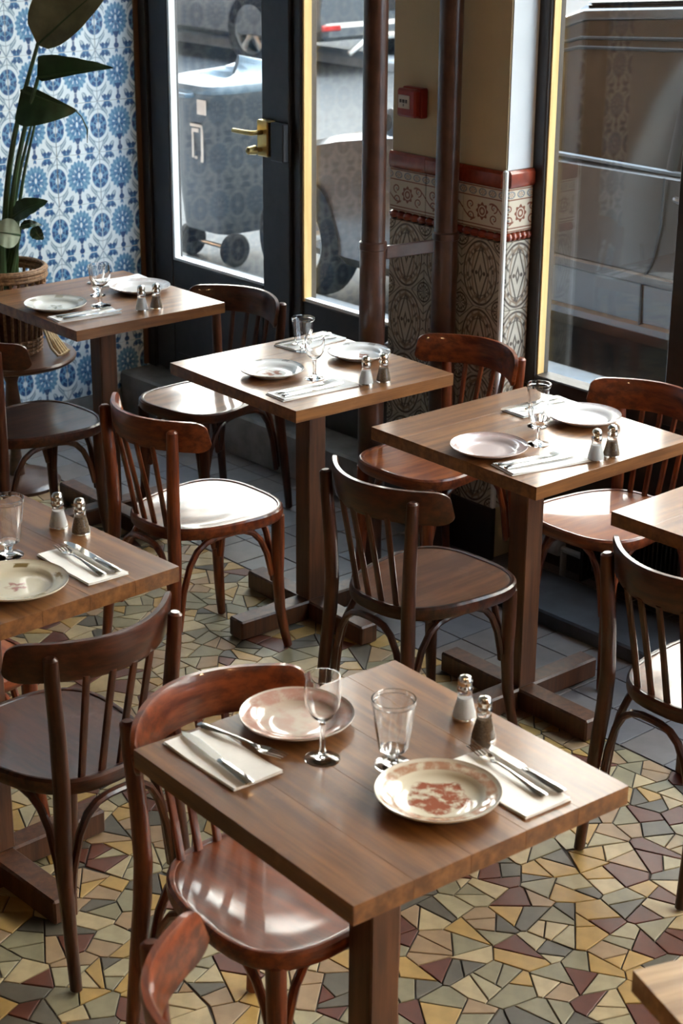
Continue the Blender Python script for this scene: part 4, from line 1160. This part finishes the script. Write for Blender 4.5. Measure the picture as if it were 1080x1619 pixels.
# silver car on the far side of the street
suv = thing('parked_car', 'silver grey car with a red reflector and bull bar, far across the street', 'car', (-15.2, 11.95, 0))
car_body(suv, [(-2.1, .78, .74, .35, .80, .02), (-1.9, .88, .84, .28, .92, .03), (-.9, .92, .90, .26, 1.02, .02), (.0, .92, .91, .26, 1.06, 0), (1.5, .92, .90, .26, 1.08, 0), (2.05, .90, .87, .30, 1.06, 0), (2.20, .84, .80, .36, .98, 0)], M_suvpaint)
rows = []
for x, hb, hr, z0, z1 in [(-1.0, .84, .80, 1.0, 1.05), (-.3, .86, .72, 1.04, 1.55), (.2, .86, .68, 1.05, 1.68), (1.4, .86, .68, 1.06, 1.66), (2.0, .84, .68, 1.05, 1.5), (2.12, .82, .7, 1.03, 1.06)]:
    prof = [(-hb, z0), (-hr, z1 - .05), (-hr * .85, z1), (0, z1 + .02)]
    rows.append([(x, a, b) for a, b in prof + [(-a, b) for a, b in prof[-2::-1]]])
MB().grid(rows).obj('cabin_glass', M_carglass, suv, angle=30)
MB().box((2.19, 0, .40), (.12, 1.66, .16), .04).obj('bumper', M_suvpaint, suv, smooth=False)
for s in (-1, 1):
    MB().box((2.253, s * .74 - .02, .445), (.02, .24, .055), .01).obj('reflector', M_taillight, suv, smooth=False)
    MB().box((2.17, s * .80, .86), (.06, .14, .30), .03).obj('tail_lamp', M_suvpaint, suv, smooth=False)
    wheel(suv, -1.45, s * .84, .36, .36); wheel(suv, 1.25, s * .84, .36, .36)
MB().tube([(2.28, -.56, .20), (2.31, -.50, .25), (2.32, -.36, .335), (2.32, -.28, .345), (2.32, .28, .345), (2.32, .36, .335), (2.31, .5, .25), (2.28, .56, .20)], .030, 10).obj('bull_bar', M_alloy, suv)
MB().box((2.20, 0, .62), (.03, .52, .12), .01).obj('number_plate', M_black, suv, smooth=False)

# wheeled bin on the street in front of the car
bn = thing('wheeled_bin', 'blue-grey wheeled rubbish bin outside the glass door', 'bin', (-7.54, 5.86, 0))
rows = []
for z, sx, sy in ((.17, .185, .24), (.20, .19, .25), (.55, .215, .285), (.86, .24, .325), (.90, .255, .345), (.915, .25, .34)):
    r = []
    for k in range(24):
        a = 2 * PI * k / 24; r.append((sup(math.cos(a), .35) * sx, sup(math.sin(a), .35) * sy, z))
    rows.append(r)
mb = MB().grid(rows, close=True); mb.add(rows[0], [tuple(range(24))]); mb.add(rows[-1], [tuple(range(24))]); mb.obj('tub', M_bin, bn, angle=40)
rows = []
for s, z in ((1.03, .905), (1.05, .92), (1.02, .945), (.80, .975), (.4, .995), (.05, 1.0)):
    rows.append([(sup(math.cos(2 * PI * k / 24), .35) * .25 * s, sup(math.sin(2 * PI * k / 24), .35) * .345 * s, z + .06 * sup(math.sin(2 * PI * k / 24), .6) * (1.05 - s)) for k in range(24)])
mb = MB().grid(rows, close=True); mb.add(rows[-1], [tuple(range(24))]); mb.add(rows[0], [tuple(range(24))]); mb.obj('lid', M_binlid, bn, angle=40)
MB().tube([(-.15, -.36, .895), (-.14, -.395, .895), (.10, -.395, .895), (.11, -.36, .895)], .012, 8).obj('grab_handle', M_binlid, bn)
for s in (-1, 1):
    MB().lathe([(0, -.025), (.075, -.025), (.088, -.014), (.088, .014), (.075, .025), (0, .025)], 28).obj('wheel', M_tyre, bn, loc=(s * .19, -.17, .088), rot=(0, PI / 2, 0))
MB().tube([(-.17, -.17, .088), (.17, -.17, .088)], .012, 8).obj('axle', M_chrome, bn)
MB().box((.135, -.330, .835), (.075, .004, .075), .001).obj('sticker', M_label, bn, smooth=False)
mb = MB()
for a in ((-.135, .65, .014, .17), (-.055, .655, .016, .20), (-.095, .735, .09, .014), (-.10, .71, .05, .02), (-.075, .56, .018, .03), (-.125, .565, .02, .014)):
    mb.box((a[0] + .155, -.290 - .13 * (a[1] - .55), a[1]), (a[2], .006, a[3]), .001)
mb.obj('paint_mark', M_label, bn, smooth=False)
